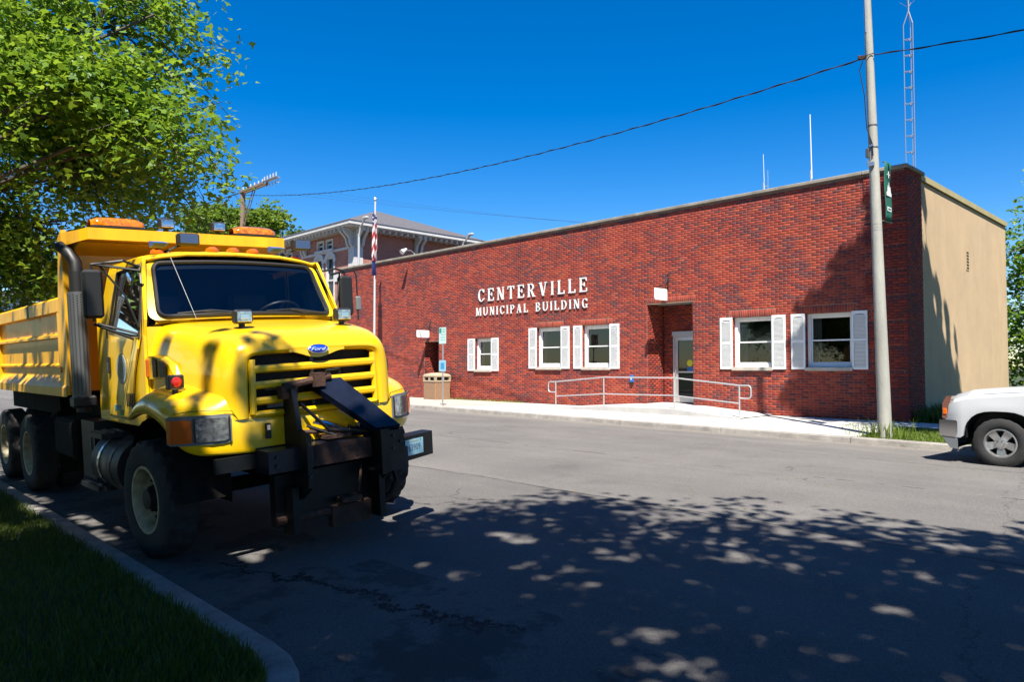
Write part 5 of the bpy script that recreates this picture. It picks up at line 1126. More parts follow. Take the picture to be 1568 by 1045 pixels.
for s in (-1, 1):
    b = MB(); b.prism([(.125, .74), (.13, .98), (.19, 1.10), (.27, 1.10), (.22, .95), (.20, .74)], min(s*.62, s*.93), max(s*.62, s*.93), 'y'); hl = b.build('headlight', pbr('pickup_lamp', (.22, .10, .07), .1, coat=1), PK)
    b = MB(); b.cbox((.165, s*.932, .85), (.06, .02, .10), bev=.01); b.build('marker_lamp', M_amb, hl)
    for cx in (.94, 4.55): b = MB(); b.grid([[(cx+.47*cos(t), s*.99, .44+.44*abs(sin(t))**.7), (cx+.47*cos(t), s*.5, .44+.44*abs(sin(t))**.7)] for t in np.linspace(0, pi, 16)]); b.add([(cx-.5, s*.55, .2), (cx+.5, s*.55, .2), (cx+.5, s*.55, .95), (cx-.5, s*.55, .95)], [(0, 1, 2, 3)]); b.build('wheel_well', M_trim, PK)
b = MB(); rows = []
for y_ in (-1.0, -.985, -.9, -.5, 0, .5, .9, .985, 1.0):
    a = abs(y_); f = .10*(a/1.0)**4
    rows.append([(.12+f, y_, .715), (.03+f, y_, .705), (.0+f, y_, .66), (.0+f, y_, .49), (.03+f, y_, .46)])
b.grid(rows)
for s in (-1, 1): b.add([(.10, s*1.0, .715), (.10, s*1.0, .46), (.33, s*1.0, .44), (.36, s*1.0, .53), (.36, s*1.0, .69), (.34, s*1.0, .715)], [(0, 1, 2, 3, 4, 5)])
b.build('bumper', M_chr, PK, smooth=True)
b = MB(); b.mat(M_grey); rows = []
for y_ in (-.99, -.9, 0, .9, .99): f = .10*abs(y_)**4; rows.append([(.03+f, y_, .462), (.10+f, y_, .34), (.16+f, y_, .27), (.3, y_, .26)])
b.grid(rows)
for s in (-1, 1): b.add([(.13, s*.992, .462), (.2, s*.992, .34), (.26, s*.992, .27), (.36, s*.992, .25), (.36, s*.992, .46)], [(0, 1, 2, 3, 4)])
b.build('valance', None, PK)
for s in (-1, 1):
    b = MB(); b.tube([(x, s*(.905+.025*min(1, (x-.2)/.5)), zh(x)-.088) for x in np.linspace(.24, 1.9, 14)], .006, 4); b.build('hood_seam', M_trim, PK)
    b = MB(); b.tube([(1.47, s*1.004, z) for z in (.5, .8, 1.0)]+[(1.50, s*.98, 1.14)], .004, 4); b.build('fender_seam', M_trim, PK)
# cab and bed (outside the frame, for completeness)
b = MB(); rows = [[(1.95, y_, 1.28), (2.55, y_*.86, 1.86), (3.3, y_*.86, 1.90), (3.85, y_*.86, 1.86), (4.0, y_, 1.28)] for y_ in (-.95, 0, .95)]; b.grid(rows); b.build('cab_roof', M_pw, PK, smooth=True)
for s in (-1, 1): b = MB(); b.add([(2.05, s*.955, 1.24), (2.6, s*.83, 1.80), (3.75, s*.83, 1.80), (3.92, s*.955, 1.24)], [(0, 1, 2, 3)]); b.build('side_window', M_room, PK)
b = MB(); b.box(-.0+.4, 5.5, -.6, .6, .35, .5); b.build('chassis', M_grime, PK)
TP = tyre_mb(.385, .26, .215, n=60, lug=.004).build('tyre', M_rub, None, smooth=True, angle=30)
b = MB(); b.lathe([(.218, -.10), (.226, -.118), (.205, -.12), (.192, -.09), (.185, .02), (.18, .06)], (0, 0, 0), 'y', 36); RP_ = b.build('rim', M_alum, None, smooth=True, angle=40)
b = MB()
for k in range(5):
    t = 2*pi*k/5+.3; M = Matrix.Rotation(t, 4, 'Y')
    b.add([tuple(M @ Vector(v)) for v in [(.05, -.085, -.042), (.05, -.085, .042), (.195, -.10, .062), (.195, -.10, -.062), (.05, -.04, -.05), (.05, -.04, .05), (.2, -.06, .07), (.2, -.06, -.07)]], [(0, 1, 2, 3), (0, 4, 5, 1), (1, 5, 6, 2), (3, 2, 6, 7), (0, 3, 7, 4)])
SP = b.build('spoke_set', M_alum, None)
b = MB(); b.lathe([(.088, -.05), (.088, -.10), (.03, -.108), (.001, -.108)], (0, 0, 0), 'y', 24); HP = b.build('hub', M_alum, None, smooth=True)
b = MB(); b.cyl((0, -.10, 0), (0, -.118, 0), .012, n=6); NP = b.build('lug_nut', M_chr, None)
pd = [o.data for o in (TP, RP_, SP, HP, NP)]
for o in (TP, RP_, SP, HP, NP): bpy.data.objects.remove(o)
for x in (.94, 4.55):
    for s in (-1, 1):
        wv = bpy.data.objects.new('wheel', None); COL.objects.link(wv); wv.parent = PK; wv.location = (x, s*.875, .385); wv.rotation_euler = (0, 0, 0 if s < 0 else pi)
        mk('tyre', pd[0], wv); mk('rim', pd[1], wv); mk('spokes', pd[2], wv); mk('hub', pd[3], wv)
        for k in range(6): mk('lug_nut', pd[4], wv, (.055*cos(k*pi/3), -.002, .055*sin(k*pi/3)))
for x in (.94, 4.55):
    for s in (-1, 1): b = MB(); b.lathe([(.19, s*.80), (.001, s*.80)], (x, 0, .385), 'y', 20); b.build('brake_disc', pbr('disc_dark', (.03, .03, .03), .6), PK)
# ================================================================ STREET POLE, BANNER
M_concp = pbr('weathered_pole', (.36, .355, .31), .8, var=.2, scale=2.5, bump=.3, bscale=30, stretch=(1, 1, .25))
SPL = thing('street_pole', 'tall pale tapering street pole in the grass at the corner of the brick building', 'utility pole', (-5.55, 16.29, .371)); SPL.scale = (.91, .91, .91)
b = MB(); n = 20; rows = []
for i in range(24):
    z = -.3+i/23*11.7; r = .15-.0068*z; cx = -.022*z; rows.append([(cx+r*cos(2*pi*k/n), r*sin(2*pi*k/n), z) for k in range(n)])
b.grid(rows, close=True); b.build('shaft', M_concp, SPL, smooth=True)
pxz = lambda z: -.022*z
M_band = pbr('steel_band', (.10, .10, .10), .5, metal=.6); M_wire = pbr('black_wire', (.012, .012, .013), .6)
for z in (4.66, 4.72, 4.80, 6.62, 7.15): b = MB(); r = .153-.0068*z; b.lathe([(r, -.02), (r, .02)] if z > 5 else [(r, -.008), (r, .008)], (pxz(z), 0, z), 'z', 20); b.build('band', M_band if z > 5 else M_concp, SPL)
b = MB(); b.mat(M_band); b.cbox((pxz(6.45)-.10, -.09, 6.50), (.08, .07, .22), bev=.01); b.mat(M_alum); b.cbox((pxz(6.25)-.02, -.135, 6.22), (.16, .05, .10), bev=.01); b.cbox((pxz(6.25)-.1, -.08, 6.30), (.04, .04, .06)); b.cbox((pxz(6.6)+.02, -.12, 6.66), (.05, .04, .05)); b.build('hardware', None, SPL)
b = MB(); b.mat(M_wire); 
b.tube([(pxz(8.7)-.14, -.05, 8.75), (pxz(8.6)-.22, -.05, 8.55), (pxz(8)-.12, -.08, 7.9), (pxz(7)-.10, -.09, 7.1), (pxz(6.6)+.02, -.12, 6.7), (pxz(6.3)+.03, -.13, 6.4)], .012, 5)
b.build('down_cable', None, SPL)
b = MB(); b.mat(M_rust); b.cbox((pxz(8.8)-.14, -.02, 8.84), (.10, .06, .10), bev=.01); b.cbox((pxz(8.8)-.22, -.02, 8.86), (.07, .09, .11), bev=.02); b.tube([(pxz(8.8)-.12, -.05, 8.8), (pxz(8.8), -.14, 8.82), (pxz(8.8)+.12, -.05, 8.86)], .012, 5); b.build('insulator', None, SPL)
b = MB(); b.cyl((pxz(9.8)-.02, -.08, 9.4), (pxz(11)-.02, -.08, 11.3), .02, n=8); b.build('conduit', M_alum, SPL)
# banner hung on the far side of the pole
BN = thing('pole_banner', 'narrow green banner with white emblem hanging on the street pole', 'banner', (-5.51, 16.36, 4.79)); BN.scale = (.91, .91, .91)
M_bgr = pbr('banner_green', (.006, .11, .075), .7, var=.15, scale=3)
rows = [[(.02+.015*sin(z*5)+.02*u, .0+u*.36, z) for u in (0, .2, .4, .6, .8, 1)] for z in np.linspace(0.02, 1.42, 10)]
b = MB(); b.grid(rows); b.build('fabric', M_bgr, BN, smooth=True, solid=.004)
for z in (0.02, 1.42): b = MB(); b.cyl((-.02, -.05, z), (.03, .40, z), .012, n=6); b.build('banner_rod', M_alum, BN)
b = MB(); M_bw = pbr('banner_white', (.75, .77, .75), .7)
b.prism([(.03, .62), (.34, .62), (.34, .68), (.30, .72), (.26, .86), (.22, .78), (.19, .96), (.16, .80), (.12, .88), (.08, .72), (.03, .70)], .050, .054, 'x'); b.prism([(.06, .26), (.31, .26), (.31, .36), (.06, .36)], .052, .056, 'x')
b.cbox((.05, .18, 1.13), (.012, .16, .02)); b.cbox((.0505, .18, 1.13), (.012, .02, .16))
for k in range(0): a = k*.9; b.cbox((.05, .18+.10*cos(a), 1.13+.09*sin(a)), (.012, .05, .03))
tag(b.build('emblem', M_bw, BN), kind='stuff')
b = MB(); b.cbox((.057, .185, .31), (.004, .17, .04)); b.build('emblem_band', M_bgr, BN)
# ================================================================ WIRES
def cable(name, p, q, sag, r, label, n=48, twist=False, mat=None, cat='cable', group=None):
    p, q = Vector(p), Vector(q); pts = [p.lerp(q, i/n)-Vector((0, 0, sag*4*(i/n)*(1-i/n))) for i in range(n+1)]
    b = MB(); b.tube(pts, r, 6)
    if twist:
        L = (q-p).length; N = int(L/.12); pts2 = []
        for i in range(N+1):
            t = i/N; c = p.lerp(q, t)-Vector((0, 0, sag*4*t*(1-t))); a = t*L*2*pi/1.1; pts2.append(c+Vector((0, cos(a)*r*1.6, sin(a)*r*1.6)))
        b.mat(mat or M_wire); b.tube(pts2, r*.8, 4)
    o = b.build(name, mat or M_wire, smooth=True); return tag(o, label, cat, group)
TOPW = (-5.55+.91*(pxz(8.84)-.15), 16.27, .371+.91*8.82)
cable('service_cable', (-41.0, 17.9, 11.72), TOPW, .95, .012, 'thick twisted black cable spanning the sky between street pole and timber pole', twist=True)
cable('service_cable', (-5.55+.91*(pxz(8.84)+.12), 16.25, .371+.91*8.82), (22, 16.4, 9.0), 1.2, .011, 'thick black cable running off to the right from the street pole', twist=True)
# far-left timber pole with crossarms
M_wood = pbr('pole_wood', (.24, .16, .11), .9, var=.3, scale=4, bump=.4, stretch=(1, 1, .1)); M_cera = pbr('insulator_glass', (.5, .48, .45), .3)
UP = thing('utility_pole', 'weathered timber utility pole with a long side crossarm behind the truck beacon', 'utility pole', (-41.25, 18, .3))
b = MB(); b.cyl((0, 0, 0), (0, 0, 11.75), .19, .14, 12); b.build('pole', M_wood, UP)
b = MB(); b.cbox((1.35, -.12, 11.62), (3.1, .10, .12)); b.cbox((1.35, .12, 11.62), (3.1, .10, .12)); b.tube([(.1, 0, 9.9), (1.4, 0, 11.6)], .03, 5); b.tube([(.1, 0, 9.4), (1.7, 0, 11.6)], .03, 5); b.build('crossarm', M_wood, UP)
for k in range(6):
    b = MB(); x = .3+k*.5; b.cyl((x, -.12, 11.7), (x, -.12, 11.86), .05, .03, 8); b.cyl((x, .12, 11.7), (x, .12, 11.86), .05, .03, 8); b.build('insulator', M_cera, UP)
b = MB(); b.cbox((3.6, 0, 11.72), (1.5, .3, .04)); 
for k in range(5): b.cyl((3.0+k*.35, -.1, 11.72), (3.0+k*.35, -.1, 11.95), .05, .04, 8); b.tube([(2.8+k*.35, .1, 11.6), (2.9+k*.35, .1, 11.4), (3.1+k*.35, .1, 11.6)], .02, 4)
b.build('crossarm_hardware', M_galv, UP)
lines_ = [((-150, 16, 17), (-41.3, 17.9, 11.9), .6, 'upper power line running left from the timber pole'), ((-140, 6.0, 27), (-37.5, 33, 9.6), .25, 'power line descending behind the old building roof, upper of two'), ((-140, 6.0, 26), (-37.6, 33, 9.2), .25, 'power line descending behind the old building roof, lower of two'), ((-150, 12, 11.6), (-42, 26, 10.0), .1, 'low power line behind the work lamps and distant trees')]
for p, q, s_, lb in lines_: cable('power_line', p, q, s_, .03, lb, n=20, group='power lines behind the truck')
for k in range(3): cable('roof_wire', (-41, 20+2*k, 12.2+.3*k), (-6.6, 40+3*k, 7.5), .6, .004, ['hair-thin wire crossing the sky just above the old hipped roof, lowest of three', 'middle hair-thin wire of the three above the old hipped roof', 'highest hair-thin wire of the three above the old hipped roof'][k], n=16, group='thin wires above the old roof')
# ================================================================ FLAGPOLE AND FLAGS
FP = thing('flagpole', 'slim white flagpole with a ball finial standing in front of the brick wall', 'flagpole', (-28.15, 18.5, .3))
b = MB(); b.cyl((0, 0, 0), (0, 0, 9.0), .06, .04, 12); b.build('pole', pbr('pole_paint', (.55, .56, .56), .4), FP); b = MB(); b.lathe([(.001, 0), (.06, .02), (.085, .085), (.06, .15), (.001, .17)], (0, 0, 9.02), 'z', 12); b.build('finial', pbr('finial_gold', (.6, .55, .4), .3, metal=.6), FP, smooth=True)
def limp_flag(name, x, y, ztop, H_, Wd, label, cfun, mats, seed):
    r = random.Random(seed); nu, nv = 26, 60; V = []; F = []; mi = []
    for j in range(nv+1):
        v = j/nv
        for i in range(nu+1):
            u = i/nu; foldw = Wd*(.55+.45*sin(v*2.2+.4)); 
            X = foldw*(u*.55+.22*sin(u*11+v*3)*u); Y = .10*cos(u*13+v*2)*(.4+u); Z = -v*H_-.18*u*(1-v)-.10*u
            V.append((X, Y-.05, Z))
    for j in range(nv):
        for i in range(nu): a = j*(nu+1)+i; F.append((a, a+1, a+nu+2, a+nu+1)); mi.append(cfun((i+.5)/nu, (j+.5)/nv))
    me = bpy.data.meshes.new(name); me.from_pydata(V, [], F)
    for m in mats: me.materials.append(m)
    me.polygons.foreach_set('material_index', mi); me.polygons.foreach_set('use_smooth', [True]*len(F)); o = bpy.data.objects.new(name, me); COL.objects.link(o); o.location = (x, y, ztop); return tag(o, label, 'flag')
Fr = pbr('flag_red', (.45, .02, .03), .8); Fw = pbr('flag_white', (.75, .74, .74), .8); Fb = pbr('flag_blue', (.02, .03, .16), .8)
def usf(u, v):
    t = v+.35*u
    if t < .38:
        return 1 if (int(u*14)+int(v*46)) % 4 == 0 and int(v*46) % 2 == 0 else 2
    return int((t*1.0+.5*u)*9) % 2
limp_flag('national_flag', -28.2, 18.45, 8.85, 2.25, .62, 'limp red, white and blue striped flag hanging on the flagpole', usf, [Fr, Fw, Fb], 1)
limp_flag('state_flag', -28.2, 18.45, 6.7, .75, .36, 'small limp navy blue flag hanging below the striped flag', lambda u, v: 0, [Fb], 2)
# ================================================================ PARKING SIGN, BIN
SG = thing('parking_sign', 'green and white parking sign over a small light blue sign on a galvanised post', 'street sign', (-20.07, 16.04, .29))
b = MB(); b.prism([(-.03, -.015), (.03, -.015), (.03, .0), (.015, .012), (-.015, .012), (-.03, 0)], 0, 2.75, 'z'); b.cbox((0, 0, .0), (.28, .2, .02)); b.build('post', M_galv, SG)
def signplate(w_, z0, z1, m, nm):
    r = .03; pts = []
    for (cx, cz, a0) in ((w_/2-r, z1-r, 0), (-w_/2+r, z1-r, pi/2), (-w_/2+r, z0+r, pi), (w_/2-r, z0+r, 3*pi/2)): pts += [(cx+r*cos(a0+q), cz+r*sin(a0+q)) for q in (0, pi/4, pi/2)]
    b = MB(); b.prism(pts, -.024, -.020, 'y'); return b.build(nm, m, SG)
sp_ = signplate(.40, 2.22, 2.80, pbr('sign_mint', (.62, .80, .76), .35), 'sign_plate'); sp2 = signplate(.38, 1.24, 1.64, pbr('sign_pale_blue', (.35, .62, .78), .35), 'lower_plate')
b = MB(); M_sgr = pbr('sign_green', (.02, .33, .24), .4); b.mat(M_sgr); b.box(-.185, -.06, -.0262, -.0245, 2.60, 2.77); b.mat(pbr('sign_text_green', (.18, .45, .36), .5))
rr_ = random.Random(5)
for z, x0, h in ((2.73, -.02, .04), (2.65, -.0, .05), (2.55, -.10, .03), (2.45, -.13, .03), (2.36, -.10, .025)):
    x = x0
    while x < .15: wd = rr_.uniform(.012, .03); b.box(x, x+wd, -.0262, -.0245, z-h/2, z+h/2); x += wd+rr_.uniform(.008, .02)
tag(b.build('faded_print', None, sp_), kind='stuff')
b = MB(); b.box(-.10, .10, -.0262, -.0245, 1.33, 1.55); b.build('symbol_block', pbr('sign_mid_blue', (.06, .35, .62), .4), sp2)
BI = thing('litter_bin', 'square tan aggregate litter bin with domed hooded lid beside the left doorway', 'litter bin', (-24.62, 19.35, .30), rot=(0, 0, 0))
M_agg = pbr('tan_aggregate', (.34, .20, .11), .95, var=.4, scale=60, bump=.8, bscale=90); M_lid = pbr('beige_lid', (.42, .33, .22), .6)
b = MB(); b.cbox((0, 0, .37), (.82, .82, .74), bev=.02); b.build('body', M_agg, BI); b = MB(); b.cbox((0, 0, .78), (.86, .86, .07), bev=.02); b.build('rim', M_lid, BI)
for sx in (-1, 1):
    for sy in (-1, 1): b = MB(); b.cbox((sx*.38, sy*.38, .88), (.09, .09, .16)); b.build('corner_post', M_lid, BI)
for a in range(4):
    M = Matrix.Rotation(a*pi/2, 4, 'Z'); b = MB(); b.box(-.34, .34, -.42, -.40, .955, 1.02, M); b.box(-.06, .06, -.42, -.40, .81, .96, M); b.build('opening_frame', M_lid, BI)
b = MB(); b.box(-.33, .33, -.33, .33, .80, .96); b.build('liner', M_dark, BI)
b = MB(); rows = []
for r_, z in ((.43, .97), (.43, 1.02), (.36, 1.09), (.2, 1.135), (.001, 1.15)): rows.append([(r_*c, r_*d, z) for c, d in ((-1, -1), (0, -1.0), (1, -1), (1, 0), (1, 1), (0, 1), (-1, 1), (-1, 0))])
b.grid(rows, close=True); b.build('lid', M_lid, BI, smooth=True, angle=30)
# ================================================================ OLD BUILDING
OB = thing('old_brick_building', 'two-storey old brick building with pale bracketed eaves and low hipped shingle roof behind', 'building', (-35.5, 21.95, .3))
M_ob = bpy.data.materials.new('old_brick'); M_ob.use_nodes = True; _n = M_ob.node_tree.nodes; _b = _n['Principled BSDF']; _b.inputs['Roughness'].default_value = .9
_tc = _n.new('ShaderNodeTexCoord'); _mp = _n.new('ShaderNodeMapping'); _mp.inputs['Rotation'].default_value = (pi/2, 0, 0)
_ge = _n.new('ShaderNodeNewGeometry'); _sx = _n.new('ShaderNodeSeparateXYZ'); _ad = _n.new('ShaderNodeMath'); _ad.operation = 'ADD'; _cb = _n.new('ShaderNodeCombineXYZ')
_l = M_ob.node_tree.links; _l.new(_ge.outputs['Position'], _sx.inputs[0]); _l.new(_sx.outputs[0], _ad.inputs[0]); _l.new(_sx.outputs[1], _ad.inputs[1]); _l.new(_ad.outputs[0], _cb.inputs[0]); _l.new(_sx.outputs[2], _cb.inputs[1])
_br = _n.new('ShaderNodeTexBrick'); _br.inputs['Scale'].default_value = 1; _br.inputs['Brick Width'].default_value = .22; _br.inputs['Row Height'].default_value = .075; _br.inputs['Mortar Size'].default_value = .008
_br.inputs['Color1'].default_value = (.26, .07, .045, 1); _br.inputs['Color2'].default_value = (.34, .115, .075, 1); _br.inputs['Mortar'].default_value = (.34, .24, .19, 1)
_l.new(_cb.outputs[0], _br.inputs[0]); _l.new(_br.outputs[0], _b.inputs['Base Color'])
M_stone = pbr('pale_trim_stone', (.62, .60, .58), .8, var=.1, scale=3); M_shing = pbr('grey_shingle', (.10, .095, .105), .9, var=.35, scale=12, bump=.5, bscale=20); M_bracket = pbr('painted_bracket', (.58, .56, .52), .7)
W2, D2, EH = 19.0, 8.4, 9.15   # width along -X, depth, wall height
def wallwin(name, x0, x1, z0, z1, holes, yy, m, par, flip=False):
    b = MB(); xs_ = sorted({x0, x1, *[h[0] for h in holes], *[h[1] for h in holes]}); zs_ = sorted({z0, z1, *[h[2] for h in holes], *[h[3] for h in holes]})
    for a, c in zip(xs_, xs_[1:]):
        for d, e in zip(zs_, zs_[1:]):
            if not any(h[0] < (a+c)/2 < h[1] and h[2] < (d+e)/2 < h[3] for h in holes): b.add([(a, yy, d), (c, yy, d), (c, yy, e), (a, yy, e)], [(0, 1, 2, 3)])
    return b.build(name, m, par)
bays = [-3.2, -8.2, -13.2]; holes = []
for bx_ in bays:
    holes += [(bx_-1.15, bx_-.15, 5.1, 7.9), (bx_+.15, bx_+1.15, 5.1, 7.9), (bx_-.95, bx_-.12, 8.35, 8.95), (bx_+.12, bx_+.95, 8.35, 8.95), (bx_-.9, bx_+.9, 1.2, 3.9)]
wallwin('front_wall', -W2, -.55, 0, EH, holes, 0, M_ob, OB)
b = MB(); b.add([(0, .55, 0), (0, D2, 0), (0, D2, EH), (0, .55, EH)], [(0, 1, 2, 3)]); b.add([(-W2, D2, 0), (0, D2, 0), (0, D2, EH), (-W2, D2, EH)], [(0, 1, 2, 3)]); b.add([(-W2, 0, 0), (-W2, D2, 0), (-W2, D2, EH), (-W2, 0, EH)], [(0, 1, 2, 3)]); b.build('side_wall', M_ob, OB)
for (xa, xb, ya, yb_) in ((-.57, .03, -.03, .57), (-.40, .03, D2-.5, D2+.03)): b = MB(); b.box(xa, xb, ya, yb_, 0, EH-.01); b.build('stone_pilaster', M_stone, OB)
M_wdark = pbr('old_window_dark', (.03, .035, .045), .15)
for h in holes:
    x0, x1, z0, z1 = h; arch = z1-z0 > 2.0 and x1-x0 < 1.3
    b = MB(); b.box(x0, x1, .12, .14, z0, z1); wn = b.build('window', M_wdark, OB)
    b = MB(); t_ = .12; b.box(x0, x0+t_, -.04, .12, z0, z1); b.box(x1-t_, x1, -.04, .12, z0, z1); b.box(x0+t_, x1-t_, -.038, .118, z1-t_, z1); b.box(x0+t_, x1-t_, .05, .117, (z0+z1)/2-.05, (z0+z1)/2+.05); b.build('frame', M_stone, wn)
    if arch:
        xc = (x0+x1)/2; r0 = (x1-x0)/2-.1; r1 = r0+.26; b = MB(); pts = [(xc+r1*cos(t), z1-.35+r1*sin(t)) for t in np.linspace(0, pi, 12)]+[(xc+r0*cos(t), z1-.35+r0*sin(t)) for t in np.linspace(pi, 0, 12)]
        V = [(p[0], -.09, p[1]) for p in pts]+[(p[0], .02, p[1]) for p in pts]; F = []
        for i in range(11): F += [(i, i+1, 22-i, 23-i), (24+i, 24+i+1, i+1, i), (24+22-i, 24+23-i, 23-i, 22-i)]
        b.add(V, F); b.build('arched_hood', M_stone, wn); b = MB()
        b.add([(x0, -.03, z1), (x0, -.03, z1-.55)]+[(xc-r0*cos(t), -.03, z1-.35+r0*sin(t)) for t in np.linspace(0, pi, 10)]+[(x1, -.03, z1-.55), (x1, -.03, z1)], [tuple(range(14))]); b.build('arch_spandrel', M_stone, wn)
    b = MB(); b.box(x0-.1, x1+.1, -.14, .1, z0-.16, z0); b.build('sill', M_stone, wn)
for (x0, x1, z0, z1) in ((-W2, -.58, 8.12, 8.26), (-2.0, -.58, 6.35, 6.85), (-7.0, -4.4, 6.35, 6.85), (-W2, -.58, 4.4, 4.7), (-W2, -.58, 0, .5)): b = MB(); b.box(x0, x1, -.06, -.001, z0, z1); b.build('stone_band', M_stone, OB)
ov = .85; b = MB(); b.box(-W2-ov, ov, -ov, D2+ov, EH+.16, EH+.36); b.build('fascia', M_stone, OB)
b = MB(); b.box(-W2-ov+.06, ov-.06, -ov+.06, D2+ov-.06, EH+.10, EH+.16); b.build('soffit', M_stone, OB)
b = MB(); b.box(-W2-.1, .1, -.1, D2+.1, EH-.02, EH+.10); b.build('frieze', M_stone, OB)
for x in np.arange(-W2+.3, .1, .42): b = MB(); b.box(x, x+.14, -ov+.15, -.10, EH-.08, EH+.10); b.build('dentil', M_bracket, OB)
for y_ in np.arange(.2, D2, .42): b = MB(); b.box(.10, ov-.15, y_, y_+.14, EH-.08, EH+.10); b.build('dentil', M_bracket, OB)
def obr(x, y_, ax):
    b = MB()
    for o_ in (-.26, .10):
        if ax == 'y': b.prism([(-.70, EH+.1), (-.06, EH+.1), (-.06, EH-.95), (-.2, EH-.85), (-.3, EH-.45), (-.62, EH-.15)], x+o_, x+o_+.16, 'x')
        else: b.prism([(.70, EH+.1), (.06, EH+.1), (.06, EH-.95), (.2, EH-.85), (.3, EH-.45), (.62, EH-.15)], y_+o_, y_+o_+.16, 'y')
    return b.build('eave_bracket', M_bracket, OB)
for x in (-.3, -5.6, -10.8, -16): obr(x, 0, 'y')
for y_ in (.3, 4.4, D2-.2): obr(0, y_, 'x')
e = ov+.04; rz = EH+.36; hr = D2/2+e; top = rz+2.0
b = MB(); V = [(-W2-e, -e, rz), (e, -e, rz), (e, D2+e, rz), (-W2-e, D2+e, rz), (e-hr, D2/2, top), (-W2-e+hr, D2/2, top), (-W2-e, -e, rz-.01)]
b.add(V[:6], [(0, 1, 4, 5), (1, 2, 4), (2, 3, 5, 4), (3, 0, 5)]); b.build('roof', M_shing, OB)
# lamp standards seen over the parapet
def arm_lamp(x, y_, zb, zt, label, dx):
    t = thing('street_lamp', label, 'street lamp', (x, y_, .3)); b = MB(); b.cyl((0, 0, 0), (0, 0, zt-.3), .09, .06, 8); b.tube([(0, 0, zt-.5), (dx*.25, 0, zt+.05), (dx, 0, zt+.45)], .05, 6); b.build('post', M_lite, t); b = MB(); b.cbox((dx*1.1, 0, zt+.5), (.4, .2, .14), bev=.04); b.build('lamp_head', M_lite, t)
arm_lamp(-34.3, 21.5, 0, 9.0, 'white lamp standard rising before the old building beside its stone corner', .6)
arm_lamp(-33.9, 28.5, 0, 8.9, 'pale slanted lamp arm at the right end of the old building eaves', .8)
# distant white building glimpsed over the dump body
WB = thing('distant_white_building', 'long low white building glimpsed between the tree and the dump body', 'building', (-62, 10.5, 0))
b = MB(); b.box(-20, 5, 0, 8, 0, 6.7); b.build('wall', pbr('far_white_siding', (.62, .64, .70), .8), WB); b = MB(); b.box(-20.3, 5.3, -.4, 8.3, 6.7, 7.15); b.build('roof_edge', pbr('far_roof_grey', (.25, .25, .28), .8), WB)
b = MB(); b.box(1.6, 3.4, -.06, -.01, 5.9, 6.4); b.build('red_panel', pbr('far_red', (.35, .10, .08), .8), WB); b = MB(); b.box(3.9, 4.9, -.06, -.01, 5.2, 6.6); b.build('window', pbr('far_blue', (.15, .25, .4), .4), WB)
